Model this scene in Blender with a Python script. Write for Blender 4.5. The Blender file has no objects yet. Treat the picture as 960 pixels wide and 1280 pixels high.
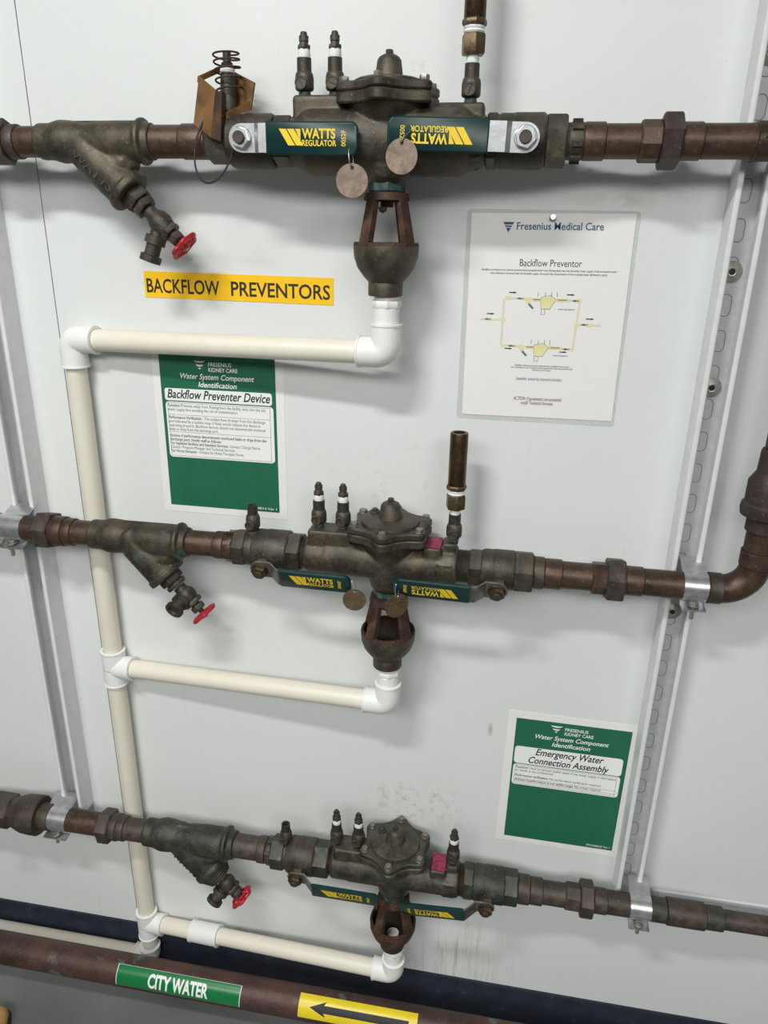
import bpy, bmesh, math, random
from mathutils import Vector, Matrix
random.seed(7)
S = bpy.context.scene
COL = S.collection
V = Vector
PI = math.pi

# ------------------------------------------------------------------ camera
F = 920.0; D = 1.10; ZC = 1.535
WX = V((0.98525801, 0.0763062, -0.15311442))     # world axes seen in camera axes (right, down, forward)
WY = V((0.1701634, -0.34484824, 0.92310569))
WZ = V((0.01763745, -0.93555174, -0.35274902))
CAM = V((0, -D, ZC))
right = V((WX.x, WY.x, WZ.x)); down = V((WX.y, WY.y, WZ.y)); fwd = V((WX.z, WY.z, WZ.z))
cd = bpy.data.cameras.new('camera'); cam = bpy.data.objects.new('camera', cd); COL.objects.link(cam)
cd.sensor_fit = 'VERTICAL'; cd.sensor_height = 36.0; cd.lens = F / 1280.0 * 36.0
cd.clip_start = 0.01
m = Matrix((right, -down, -fwd)).transposed().to_4x4(); m.translation = CAM
cam.matrix_world = m
S.camera = cam

# ------------------------------------------------------------------ light and exposure
S.view_settings.view_transform = 'Standard'; S.view_settings.look = 'None'
S.view_settings.gamma = 1.0; S.view_settings.use_curve_mapping = False
S.view_settings.exposure = -0.13
w = bpy.data.worlds.new('world'); S.world = w; w.use_nodes = True
w.node_tree.nodes['Background'].inputs[0].default_value = (0.97, 1.0, 0.98, 1)
w.node_tree.nodes['Background'].inputs[1].default_value = 0.12

def area(name, loc, target, sx, sy, power, col=(0.985, 1.0, 0.965)):
    l = bpy.data.lights.new(name, 'AREA'); l.shape = 'RECTANGLE'; l.size = sx; l.size_y = sy
    l.energy = power; l.color = col
    o = bpy.data.objects.new(name, l); COL.objects.link(o); o.location = loc
    o.rotation_euler = (V(target) - V(loc)).to_track_quat('-Z', 'Y').to_euler()
    return o
area('ceiling_tube_light', (-0.66, -1.32, 2.72), (-0.66, -1.25, 0.0), 0.6, 0.14, 34)
area('soft_fill_light', (-0.7, -3.2, 2.75), (-0.6, -2.9, 0.0), 2.4, 1.2, 98)  # unseen soft fill, added to even out the wall brightness
area('soft_fill_light', (1.3, -3.2, 2.75), (1.2, -2.9, 0.0), 1.2, 1.2, 48)  # second unseen fill, added from the right

# ------------------------------------------------------------------ pixel geometry (photo 960x1280 -> planes of the place)
def pt(u, v, dep):
    c = V((u - 480.0, v - 640.0, F)) / F
    r = V((WX.dot(c), WY.dot(c), WZ.dot(c)))
    return CAM + r * ((D - dep) / r.y)
def camc(p):
    q = p - CAM
    return V((right.dot(q), down.dot(q), fwd.dot(q)))
def solve_x(u, y, z):
    k = (u - 480.0) / F
    a = camc(V((0, y, z))); b = camc(V((1, y, z))) - a
    return (k * a.z - a.x) / (b.x - k * b.z)
class Line:
    def __init__(s, z, dep): s.z = z; s.dep = dep; s.y = -dep
    def X(s, u): return solve_x(u, s.y, s.z)
    def P(s, u): return V((s.X(u), s.y, s.z))
    def R(s, u, half):
        c = camc(s.P(u)); sec = math.sqrt(1 + (c.y / c.z) ** 2)
        return half * c.z / (F * sec)
    def K(s, u): return camc(s.P(u)).z / F
DEP = 0.0685
TOP = Line(ZC + 0.1110, DEP); MID = Line(ZC - 0.4725, DEP); BOT = Line(ZC - 1.0975, DEP)

# ------------------------------------------------------------------ materials
MATS = {}
def nodes(name):
    m = bpy.data.materials.new(name); m.use_nodes = True
    nt = m.node_tree; b = nt.nodes['Principled BSDF']
    MATS[name] = m
    return m, nt, b
def noise(nt, scale, detail=6, rough=0.6, coord='Object', stretch=None):
    tc = nt.nodes.new('ShaderNodeTexCoord'); n = nt.nodes.new('ShaderNodeTexNoise')
    n.inputs['Scale'].default_value = scale; n.inputs['Detail'].default_value = detail; n.inputs['Roughness'].default_value = rough
    if stretch:
        mp = nt.nodes.new('ShaderNodeMapping'); mp.inputs['Scale'].default_value = stretch
        nt.links.new(tc.outputs[coord], mp.inputs['Vector']); nt.links.new(mp.outputs[0], n.inputs['Vector'])
    else: nt.links.new(tc.outputs[coord], n.inputs['Vector'])
    return n
def ramp(nt, src, stops):
    r = nt.nodes.new('ShaderNodeValToRGB'); e = r.color_ramp.elements
    while len(e) < len(stops): e.new(0.5)
    for k, (p, c) in enumerate(stops):
        e[k].position = p; e[k].color = (c[0], c[1], c[2], 1) if hasattr(c, '__len__') else (c, c, c, 1)
    nt.links.new(src, r.inputs[0]); return r
def mix(nt, fac, a, b):
    x = nt.nodes.new('ShaderNodeMix'); x.data_type = 'RGBA'
    if hasattr(fac, 'links') or not isinstance(fac, (int, float)): nt.links.new(fac, x.inputs[0])
    else: x.inputs[0].default_value = fac
    for k, s in ((6, a), (7, b)):
        if isinstance(s, tuple): x.inputs[k].default_value = (*s, 1)
        else: nt.links.new(s, x.inputs[k])
    return x.outputs[2]
def bump(nt, b, src, strength, dist=0.001):
    n = nt.nodes.new('ShaderNodeBump'); n.inputs['Strength'].default_value = strength; n.inputs['Distance'].default_value = dist
    nt.links.new(src, n.inputs['Height']); nt.links.new(n.outputs[0], b.inputs['Normal'])
def metal(name, c1, c2, c3, scale=28, metallic=0.5, rough=(0.38, 0.65), patina=None, bstr=0.35):
    m, nt, b = nodes(name)
    n = noise(nt, scale, 8, 0.72); r = ramp(nt, n.outputs[0], [(0.34, c1), (0.5, c2), (0.68, c3)])
    col = r.outputs[0]
    if patina:
        n2 = noise(nt, patina[2], 5, 0.65); f = ramp(nt, n2.outputs[0], [(patina[1], 0.0), (patina[1] + 0.12, 1.0)])
        col = mix(nt, f.outputs[0], col, patina[0])
    n4 = noise(nt, 260, 3, 0.6); f4 = ramp(nt, n4.outputs[0], [(0.64, 0.0), (0.72, 0.6)])
    col = mix(nt, f4.outputs[0], col, (0.24, 0.215, 0.18))
    nt.links.new(col, b.inputs['Base Color'])
    n3 = noise(nt, scale * 4, 4, 0.7)
    rr = ramp(nt, n3.outputs[0], [(0.3, rough[0]), (0.7, rough[1])]); nt.links.new(rr.outputs[0], b.inputs['Roughness'])
    b.inputs['Metallic'].default_value = metallic
    n5 = noise(nt, 420, 4, 0.7); bump(nt, b, n5.outputs[0], bstr, 0.0012)
    return m
def plain(name, col, rough=0.5, metallic=0.0, var=0.06, scale=40, bstr=0.0, spec=None):
    m, nt, b = nodes(name)
    n = noise(nt, scale)
    lo = tuple(max(0, c * (1 - var)) for c in col); hi = tuple(min(1, c * (1 + var)) for c in col)
    r = ramp(nt, n.outputs[0], [(0.35, lo), (0.65, hi)]); nt.links.new(r.outputs[0], b.inputs['Base Color'])
    b.inputs['Roughness'].default_value = rough; b.inputs['Metallic'].default_value = metallic
    if spec is not None: b.inputs['Specular IOR Level'].default_value = spec
    if bstr: n2 = noise(nt, 300, 4); bump(nt, b, n2.outputs[0], bstr)
    return m
TEAL = (0.10, 0.19, 0.165)
BRONZE = metal('aged_bronze', (0.036, 0.030, 0.022), (0.074, 0.062, 0.045), (0.140, 0.115, 0.080), scale=24, patina=(TEAL, 0.68, 14))
BRONZE_B = metal('aged_bronze_green', (0.026, 0.028, 0.023), (0.052, 0.053, 0.042), (0.100, 0.097, 0.074), scale=28, patina=((0.075, 0.145, 0.12), 0.60, 22))
BRONZE_D = metal('dark_bronze', (0.032, 0.028, 0.022), (0.064, 0.055, 0.043), (0.115, 0.097, 0.074), patina=(TEAL, 0.69, 20))
BRONZE_P = metal('greenish_bronze', (0.034, 0.032, 0.024), (0.072, 0.066, 0.050), (0.145, 0.130, 0.096), scale=30, patina=((0.085, 0.125, 0.10), 0.66, 26))
BRONZE_M = metal('bronze_teal_spots', (0.032, 0.027, 0.019), (0.064, 0.053, 0.037), (0.118, 0.096, 0.064), scale=26, patina=((0.075, 0.13, 0.115), 0.58, 17))
BRASS = metal('dull_brass', (0.060, 0.042, 0.025), (0.105, 0.072, 0.040), (0.18, 0.122, 0.066), metallic=0.7, rough=(0.3, 0.5))
COPPER = metal('tarnished_copper', (0.036, 0.025, 0.019), (0.072, 0.044, 0.031), (0.125, 0.068, 0.047), scale=16, metallic=0.5, rough=(0.32, 0.55), patina=((0.06, 0.06, 0.05), 0.60, 18), bstr=0.15)
COPPER_B = metal('weathered_copper', (0.036, 0.029, 0.024), (0.066, 0.051, 0.042), (0.118, 0.088, 0.072), scale=22, metallic=0.4, patina=((0.12, 0.14, 0.125), 0.63, 30), bstr=0.25)
COPPER_C = metal('painted_copper_main', (0.040, 0.026, 0.022), (0.080, 0.042, 0.036), (0.135, 0.060, 0.050), scale=9, metallic=0.35, patina=((0.13, 0.24, 0.20), 0.62, 15), bstr=0.2)
TUBE = metal('brown_brass_tube', (0.055, 0.032, 0.019), (0.085, 0.049, 0.028), (0.13, 0.075, 0.042), metallic=0.75, rough=(0.28, 0.42), bstr=0.05)
MAROON = metal('maroon_union', (0.028, 0.020, 0.019), (0.046, 0.031, 0.030), (0.07, 0.048, 0.045), metallic=0.2, rough=(0.45, 0.6), bstr=0.1)
RUST = metal('rust', (0.020, 0.011, 0.008), (0.055, 0.025, 0.014), (0.14, 0.062, 0.028), scale=35, metallic=0.1, rough=(0.6, 0.85), bstr=0.6)
RUST_SHADED = metal('rust_painted_shade', (0.008, 0.005, 0.004), (0.018, 0.010, 0.007), (0.045, 0.022, 0.012), scale=35, metallic=0.1, rough=(0.6, 0.85), bstr=0.6)  # rust darkened to paint in the shade inside the funnel bowls
RUST_O = metal('orange_rusty_plate', (0.065, 0.033, 0.014), (0.20, 0.095, 0.027), (0.30, 0.15, 0.045), scale=22, metallic=0.15, rough=(0.5, 0.75), patina=((0.16, 0.13, 0.10), 0.60, 30), bstr=0.3)
STEEL = plain('galvanized_steel', (0.62, 0.63, 0.64), 0.32, 0.9, 0.15, 60, 0.1)
STEEL_D = plain('worn_steel', (0.42, 0.40, 0.37), 0.42, 0.8, 0.25, 80, 0.2)
BOLTM = plain('cover_bolt_steel', (0.24, 0.225, 0.20), 0.42, 0.7, 0.35, 80, 0.2)
LEVERM = plain('lever_steel', (0.20, 0.185, 0.165), 0.45, 0.7, 0.35, 70, 0.2)
VERD = metal('green_patina', (0.020, 0.045, 0.042), (0.045, 0.10, 0.09), (0.10, 0.17, 0.15), scale=50, metallic=0.2, patina=((0.30, 0.33, 0.31), 0.62, 60))
IRONB = plain('dark_steel', (0.05, 0.048, 0.045), 0.5, 0.5, 0.3, 60, 0.2)
BLACK = plain('black', (0.010, 0.010, 0.010), 0.5)
TAPE = plain('white_thread_tape', (0.80, 0.80, 0.78), 0.7, 0, 0.08, 120, 0.3)
GREENH = plain('green_vinyl', (0.002, 0.030, 0.028), 0.30, 0, 0.12, 50)
YELLOWP = plain('yellow_print', (0.84, 0.60, 0.02), 0.5)
YELLOWS = plain('yellow_sign', (0.95, 0.55, 0.008), 0.4, 0, 0.03)
YELLOWA = plain('yellow_arrow_tape', (0.80, 0.62, 0.02), 0.35, 0, 0.05)
INK = plain('black_ink', (0.016, 0.016, 0.018), 0.6)
GREYINK = plain('grey_ink', (0.17, 0.17, 0.18), 0.7)
BLUEINK = plain('blue_ink', (0.025, 0.075, 0.20), 0.6)
REDINK = plain('dark_red_ink', (0.10, 0.03, 0.045), 0.6)
SIGNG = plain('sign_green', (0.013, 0.135, 0.068), 0.45, 0, 0.05)
SIGNG2 = plain('label_green', (0.004, 0.17, 0.045), 0.28, 0, 0.06)
PAPER = plain('paper', (0.83, 0.81, 0.80), 0.55, 0, 0.01)
WHITEP = plain('white_print', (0.86, 0.86, 0.85), 0.5, 0, 0.01)
MAGENTA = plain('magenta_plate', (0.24, 0.022, 0.07), 0.55, 0, 0.5, 120, 0.3)
RED = plain('red_paint', (0.42, 0.012, 0.022), 0.38, 0, 0.3, 90, 0.15)
TAGM = metal('tag_brass', (0.16, 0.11, 0.085), (0.25, 0.18, 0.14), (0.36, 0.27, 0.21), scale=60, metallic=0.4, rough=(0.35, 0.55), bstr=0.1)
TAGD = metal('tag_brown', (0.085, 0.055, 0.032), (0.14, 0.092, 0.052), (0.20, 0.135, 0.08), scale=60, metallic=0.4, rough=(0.4, 0.6), bstr=0.1)
WIRE = plain('wire', (0.5, 0.5, 0.5), 0.3, 0.9)
PVC = None
def make_pvc():
    global PVC, PVCF, WALL, FLOORM, BASE, STRUTM, STRUTD, POUCH, GROOVE, TANM
    m, nt, b = nodes('cream_pvc_pipe')
    n = noise(nt, 6); r = ramp(nt, n.outputs[0], [(0.3, (0.74, 0.68, 0.56)), (0.7, (0.80, 0.76, 0.67))])
    n2 = noise(nt, 60, 5, 0.7); f = ramp(nt, n2.outputs[0], [(0.70, 0.0), (0.80, 0.6)])
    c = mix(nt, f.outputs[0], r.outputs[0], (0.52, 0.42, 0.28))
    nt.links.new(c, b.inputs['Base Color']); b.inputs['Roughness'].default_value = 0.38; PVC = m
    m, nt, b = nodes('white_pvc_fitting')
    n = noise(nt, 50, 5, 0.7); r = ramp(nt, n.outputs[0], [(0.3, (0.83, 0.83, 0.82)), (0.66, (0.80, 0.79, 0.77)), (0.8, (0.6, 0.55, 0.46))])
    nt.links.new(r.outputs[0], b.inputs['Base Color']); b.inputs['Roughness'].default_value = 0.42; PVCF = m
    # painted board wall: faint vertical brush grain, scuffs and specks
    m, nt, b = nodes('painted_board')
    n = noise(nt, 1.6, 4, 0.5); r = ramp(nt, n.outputs[0], [(0.3, (0.705, 0.72, 0.715)), (0.7, (0.755, 0.765, 0.76))])
    n2 = noise(nt, 34, 5, 0.7); f = ramp(nt, n2.outputs[0], [(0.725, 0.0), (0.80, 0.55)])
    c = mix(nt, f.outputs[0], r.outputs[0], (0.42, 0.40, 0.36))
    n3 = noise(nt, 150, 3, 0.6); f3 = ramp(nt, n3.outputs[0], [(0.755, 0.0), (0.80, 0.7)])
    c = mix(nt, f3.outputs[0], c, (0.16, 0.15, 0.14))
    n6 = noise(nt, 5, 6, 0.7, stretch=(9, 9, 1)); f6 = ramp(nt, n6.outputs[0], [(0.62, 0.0), (0.78, 0.35)])
    c = mix(nt, f6.outputs[0], c, (0.60, 0.57, 0.50))
    def stain(c, P, sx, sz, col, amt, scale, stretch, lo):
        g = nt.nodes.new('ShaderNodeNewGeometry'); mp = nt.nodes.new('ShaderNodeMapping')
        mp.inputs['Location'].default_value = (-P.x/sx, 0, -P.z/sz); mp.inputs['Scale'].default_value = (1/sx, 0, 1/sz)
        nt.links.new(g.outputs['Position'], mp.inputs['Vector'])
        ln = nt.nodes.new('ShaderNodeVectorMath'); ln.operation = 'LENGTH'; nt.links.new(mp.outputs[0], ln.inputs[0])
        fr = ramp(nt, ln.outputs['Value'], [(0.1, 1.0), (1.0, 0.0)])
        nn = noise(nt, scale, 6, 0.75, stretch=stretch); f0 = ramp(nt, nn.outputs[0], [(lo, 0.0), (lo + 0.16, amt)])
        mu = nt.nodes.new('ShaderNodeMath'); mu.operation = 'MULTIPLY'; nt.links.new(fr.outputs[0], mu.inputs[0]); nt.links.new(f0.outputs[0], mu.inputs[1])
        return mix(nt, mu.outputs[0], c, col)
    c = stain(c, pt(575, 1205, 0), 0.13, 0.16, (0.36, 0.30, 0.19), 0.75, 9, (14, 14, 0.7), 0.50)
    c = stain(c, pt(520, 1005, 0), 0.12, 0.07, (0.34, 0.27, 0.18), 0.75, 60, (1, 1, 1), 0.52)
    c = stain(c, pt(470, 600, 0), 0.16, 0.10, (0.50, 0.46, 0.36), 0.5, 30, (1, 1, 1), 0.54)
    c = stain(c, pt(613, 912, 0), 0.006, 0.018, (0.42, 0.34, 0.20), 0.8, 3, (1, 1, 1), 0.2)
    c = stain(c, pt(780, 250, 0), 0.09, 0.012, (0.40, 0.33, 0.24), 0.5, 14, (1, 1, 1), 0.42)
    c = stain(c, pt(585, 70, 0), 0.12, 0.12, (0.50, 0.44, 0.32), 0.5, 34, (1, 1, 1), 0.58)
    nt.links.new(c, b.inputs['Base Color']); b.inputs['Roughness'].default_value = 0.42
    n4 = noise(nt, 26, 5, 0.6, stretch=(16, 16, 1)); bump(nt, b, n4.outputs[0], 0.16, 0.0015); WALL = m
    m, nt, b = nodes('grey_floor_paint')
    n = noise(nt, 5, 6); r = ramp(nt, n.outputs[0], [(0.3, (0.105, 0.112, 0.112)), (0.7, (0.16, 0.163, 0.163))])
    n2 = noise(nt, 90, 4, 0.7); f = ramp(nt, n2.outputs[0], [(0.70, 0.0), (0.78, 0.6)])
    c = mix(nt, f.outputs[0], r.outputs[0], (0.30, 0.30, 0.30))
    nt.links.new(c, b.inputs['Base Color']); b.inputs['Roughness'].default_value = 0.35; FLOORM = m
    m, nt, b = nodes('navy_vinyl')
    n = noise(nt, 30, 6, 0.7); r = ramp(nt, n.outputs[0], [(0.35, (0.006, 0.009, 0.020)), (0.62, (0.015, 0.020, 0.038)), (0.78, (0.09, 0.09, 0.09))])
    nt.links.new(r.outputs[0], b.inputs['Base Color']); b.inputs['Roughness'].default_value = 0.5; BASE = m
    STRUTM = plain('white_painted_strut', (0.72, 0.73, 0.735), 0.42, 0, 0.04, 60)
    STRUTD = plain('grey_strut_back', (0.60, 0.605, 0.615), 0.5, 0.1, 0.08, 60)
    GROOVE = plain('groove', (0.20, 0.20, 0.21), 0.7)
    TANM = plain('tan_leather', (0.60, 0.34, 0.13), 0.5, 0, 0.12, 60)
    m, nt, b = nodes('clear_laminate')
    b.inputs['Base Color'].default_value = (0.74, 0.76, 0.75, 1); b.inputs['Roughness'].default_value = 0.18
    n = noise(nt, 12, 4); rr = ramp(nt, n.outputs[0], [(0.3, 0.22), (0.7, 0.36)]); nt.links.new(rr.outputs[0], b.inputs['Alpha']); POUCH = m
make_pvc()

# ------------------------------------------------------------------ mesh helpers
def frame(axis):
    a = V(axis).normalized(); t = V((0, 0, 1)) if abs(a.z) < 0.9 else V((0, -1, 0))
    e1 = (t - a * t.dot(a)).normalized(); return a, e1, a.cross(e1)
def lathe(bm, prof, o, axis, seg=36, rot=0.0, closed=False, mi=0):
    """revolve (t, r) profile round axis through o; closed=True joins last profile point to the first"""
    a, e1, e2 = frame(axis); o = V(o); rings = []
    for t, r in prof:
        c = o + a * t
        if r <= 1e-6: rings.append([bm.verts.new(c)])
        else: rings.append([bm.verts.new(c + (e1 * math.cos(rot + 2*PI*k/seg) + e2 * math.sin(rot + 2*PI*k/seg)) * r) for k in range(seg)])
    pairs = list(zip(rings, rings[1:]))
    if closed: pairs.append((rings[-1], rings[0]))
    for A, B in pairs:
        for k in range(seg):
            k2 = (k + 1) % seg
            vs = [A[k % len(A)], A[k2 % len(A)], B[k2 % len(B)], B[k % len(B)]]
            u = []
            for x in vs:
                if x not in u: u.append(x)
            if len(u) >= 3:
                f = bm.faces.new(u); f.material_index = mi
    if not closed:
        for R in (rings[0], rings[-1]):
            if len(R) > 2: f = bm.faces.new(R); f.material_index = mi
def hexa(bm, t0, t1, r, o, axis, n=6, rot=0.0):
    c = min(0.0022, (t1 - t0) * 0.25); q = 0.93
    lathe(bm, [(t0, r*q), (t0+c, r), (t1-c, r), (t1, r*q)], o, axis, n, rot)
def cyl(bm, t0, t1, r, o, axis, seg=32, ch=0.0008):
    lathe(bm, [(t0, r-ch), (t0+ch, r), (t1-ch, r), (t1, r-ch)], o, axis, seg)
def box(bm, c, s, R=None, mi=0):
    R = R or Matrix.Identity(3); c = V(c)
    vs = [bm.verts.new(c + R @ V((x*s[0]/2, y*s[1]/2, z*s[2]/2))) for x in (-1, 1) for y in (-1, 1) for z in (-1, 1)]
    for q in ((0,1,3,2),(4,6,7,5),(0,4,5,1),(2,3,7,6),(0,2,6,4),(1,5,7,3)):
        f = bm.faces.new([vs[i] for i in q]); f.material_index = mi
def bbox(bm, c, s, R=None, bev=0.002):
    b2 = bmesh.new(); box(b2, (0,0,0), s)
    bmesh.ops.bevel(b2, geom=b2.edges[:], offset=bev, segments=2, profile=0.5, affect='EDGES')
    R = R or Matrix.Identity(3); c = V(c); mp = {}
    for v in b2.verts: mp[v.index] = bm.verts.new(c + R @ v.co)
    b2.verts.index_update()
    mp = {v: None for v in b2.verts}
    for v in b2.verts: mp[v] = bm.verts.new(c + R @ v.co)
    for f in b2.faces: bm.faces.new([mp[v] for v in f.verts])
    b2.free()
    bmesh.ops.delete(bm, geom=[v for v in bm.verts if not v.link_faces], context='VERTS')
def tube(bm, pts, r, seg=14, closed=False):
    pts = [V(p) for p in pts]; n = len(pts); rings = []
    prev = None
    for i, p in enumerate(pts):
        if closed: t = (pts[(i+1) % n] - pts[i-1]).normalized()
        else: t = (pts[min(i+1, n-1)] - pts[max(i-1, 0)]).normalized()
        if prev is None: e = frame(t)[1]
        else: e = (prev - t * prev.dot(t)).normalized()
        prev = e; b = t.cross(e)
        rr = r[i] if hasattr(r, '__len__') else r
        rings.append([bm.verts.new(p + (e*math.cos(2*PI*k/seg) + b*math.sin(2*PI*k/seg))*rr) for k in range(seg)])
    pr = list(zip(rings, rings[1:]))
    if closed: pr.append((rings[-1], rings[0]))
    for A, B in pr:
        for k in range(seg): bm.faces.new([A[k], A[(k+1) % seg], B[(k+1) % seg], B[k]])
    if not closed: bm.faces.new(rings[0]); bm.faces.new(rings[-1])
def prism(bm, poly, fn, n0, n1, mi=0):
    """poly in (x, y) mapped by fn(x, y, n) and extruded from n0 to n1"""
    A = [bm.verts.new(fn(x, y, n0)) for x, y in poly]; B = [bm.verts.new(fn(x, y, n1)) for x, y in poly]
    k = len(poly); fs = [bm.faces.new(A), bm.faces.new(B)]
    for i in range(k): fs.append(bm.faces.new([A[i], A[(i+1) % k], B[(i+1) % k], B[i]]))
    for f in fs: f.material_index = mi
def rrect(x0, x1, y0, y1, r, seg=5):
    rs = r if hasattr(r, '__len__') else (r, r, r, r); P = []
    for (cx, cy, a0, q) in ((x1, y1, 0, rs[0]), (x0, y1, 90, rs[1]), (x0, y0, 180, rs[2]), (x1, y0, 270, rs[3])):
        sx = -1 if cx == x1 else 1; sy = -1 if cy == y1 else 1
        if q <= 0: P.append((cx, cy)); continue
        for k in range(seg + 1):
            a = math.radians(a0 + 90*k/seg); P.append((cx + sx*q + q*math.cos(a), cy + sy*q + q*math.sin(a)))
    return P
def rslab(bm, fn, x0, x1, y0, y1, r, n0, n1, bev):
    rs = r if hasattr(r, '__len__') else (r,)*4
    L = []
    for n, i in ((n0, bev), (n0+bev, 0), (n1-bev, 0), (n1, bev)):
        L.append([bm.verts.new(fn(x, y, n)) for x, y in rrect(x0+i, x1-i, y0+i, y1-i, [max(q-i*0.5, 0.0006) for q in rs])])
    k = len(L[0])
    for A, B in zip(L, L[1:]):
        for i in range(k): bm.faces.new([A[i], A[(i+1) % k], B[(i+1) % k], B[i]])
    bm.faces.new(L[0]); bm.faces.new(L[-1])

def finish(bm, ang=32):
    bmesh.ops.remove_doubles(bm, verts=bm.verts, dist=1e-6)
    bmesh.ops.recalc_face_normals(bm, faces=bm.faces)
    for f in bm.faces: f.smooth = True
    for e in bm.edges:
        e.smooth = len(e.link_faces) == 2 and e.calc_face_angle(PI) < math.radians(ang)
def wloc(o):
    p = V(o.location)
    while o.parent: o = o.parent; p += V(o.location)
    return p
def obj(name, bm, mat, parent=None, ang=32, recalc=True, base=False):
    if recalc: finish(bm, ang)
    lo = V((min(v.co[i] for v in bm.verts) for i in range(3))); hi = V((max(v.co[i] for v in bm.verts) for i in range(3)))
    c = (lo + hi) / 2
    if base: c.z = lo.z
    bmesh.ops.translate(bm, verts=bm.verts, vec=-c)
    me = bpy.data.meshes.new(name); bm.to_mesh(me); bm.free()
    for mm in (mat if isinstance(mat, (list, tuple)) else [mat]): me.materials.append(mm)
    o = bpy.data.objects.new(name, me); COL.objects.link(o)
    if parent: o.parent = parent; o.location = c - wloc(parent)
    else: o.location = c
    return o
def thing(name, label, cat, loc, group=None):
    o = bpy.data.objects.new(name, None); COL.objects.link(o); o.location = loc; o.empty_display_size = 0.02
    o['label'] = label; o['category'] = cat
    if group: o['group'] = group
    return o
def tag(o, label, cat, group=None):
    o['label'] = label; o['category'] = cat
    if group: o['group'] = group
    return o
def struct(name, bm, mat, ang=32):
    o = obj(name, bm, mat, None, ang); o['kind'] = 'structure'; return o
def cast(bm, voxel=0.0016, smooth=5):
    """melt overlapping closed shapes into one casting with soft fillets"""
    bmesh.ops.recalc_face_normals(bm, faces=bm.faces)
    me = bpy.data.meshes.new('tmp'); bm.to_mesh(me); bm.free()
    o = bpy.data.objects.new('tmp', me); COL.objects.link(o)
    r = o.modifiers.new('r', 'REMESH'); r.mode = 'VOXEL'; r.voxel_size = voxel
    s = o.modifiers.new('s', 'SMOOTH'); s.factor = 0.5; s.iterations = smooth
    dg = bpy.context.evaluated_depsgraph_get(); dg.update()
    m2 = bpy.data.meshes.new_from_object(o.evaluated_get(dg))
    b = bmesh.new(); b.from_mesh(m2)
    bpy.data.objects.remove(o); bpy.data.meshes.remove(me); bpy.data.meshes.remove(m2)
    for f in b.faces: f.smooth = True
    return b
_TC = {}
def glyphs(s, bold=0.0, shear=0.0, align='LEFT'):
    key = (s, bold, shear, align)
    if key in _TC: return _TC[key]
    cu = bpy.data.curves.new('t', 'FONT'); cu.body = s; cu.size = 1; cu.shear = shear; cu.offset = bold; cu.align_x = align
    cu.resolution_u = 3
    o = bpy.data.objects.new('t', cu); COL.objects.link(o)
    dg = bpy.context.evaluated_depsgraph_get(); dg.update()
    me = bpy.data.meshes.new_from_object(o.evaluated_get(dg))
    r = ([(v.co.x, v.co.y) for v in me.vertices], [tuple(p.vertices) for p in me.polygons])
    bpy.data.objects.remove(o); bpy.data.curves.remove(cu); bpy.data.meshes.remove(me)
    _TC[key] = r; return r
def text(bm, s, fn, x, y, h, width=None, bold=0.0, shear=0.0, align='LEFT', n=0.0003, thick=0.0):
    """lay text at (x, y) baseline, letter size h, optional total width, mapped by fn(x, y, n)"""
    vs, fs = glyphs(s, bold, shear, 'LEFT')
    if not vs: return
    x0 = min(v[0] for v in vs); x1 = max(v[0] for v in vs); W = x1 - x0
    sx = (width / W) if width else h
    off = {'LEFT': 0, 'CENTER': -W*sx/2, 'RIGHT': -W*sx}[align]
    bv = [bm.verts.new(fn(x + off + (a - x0)*sx, y + b*h, n)) for a, b in vs]
    faces = []
    for f in fs:
        try: faces.append(bm.faces.new([bv[i] for i in f]))
        except ValueError: pass
    if thick:
        r = bmesh.ops.extrude_face_region(bm, geom=faces)
        ex = [g for g in r['geom'] if isinstance(g, bmesh.types.BMVert)]
        o0 = fn(0, 0, 0); o1 = fn(0, 0, 1); d = (o1 - o0).normalized() * thick
        bmesh.ops.translate(bm, verts=ex, vec=d)
def pl(o, ex, ey, n):
    o = V(o); ex = V(ex); ey = V(ey); n = V(n)
    return lambda x, y, k: o + ex*x + ey*y + n*k
XA = V((1, 0, 0)); ZA = V((0, 0, 1)); NY = V((0, -1, 0))

# ------------------------------------------------------------------ the room
bm = bmesh.new()
sx = pt(18, 0, 0).x
for a, b in ((-2.6, sx - 0.0008), (sx + 0.0008, 2.4)): box(bm, ((a+b)/2, 0.008, 1.4), (b-a, 0.016, 2.8))
box(bm, (-0.1, 0.03, 1.4), (5.0, 0.02, 2.8), mi=1)
struct('wall_back', bm, [WALL, GROOVE])
bm = bmesh.new(); box(bm, (-0.1, -1.7, -0.02), (5.0, 3.48, 0.04)); struct('floor', bm, FLOORM)
bm = bmesh.new()
prism(bm, [(0, 0), (0.007, 0), (0.007, 0.094), (0.004, 0.100), (0, 0.1005)], lambda x, y, n: V((n, -x, y)), -2.6, 2.4)
struct('baseboard_back', bm, BASE)

zs = pt(885, 1124, 0).z
bm = bmesh.new(); prism(bm, [(0, 0), (0.0018, 0.001), (0.0022, 0.009), (0, 0.012)], lambda x, y, n: V((n, -x, zs - 0.006 + y)), pt(815, 1114, 0).x, 2.4)
struct('trim_1', bm, WALL)
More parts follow.
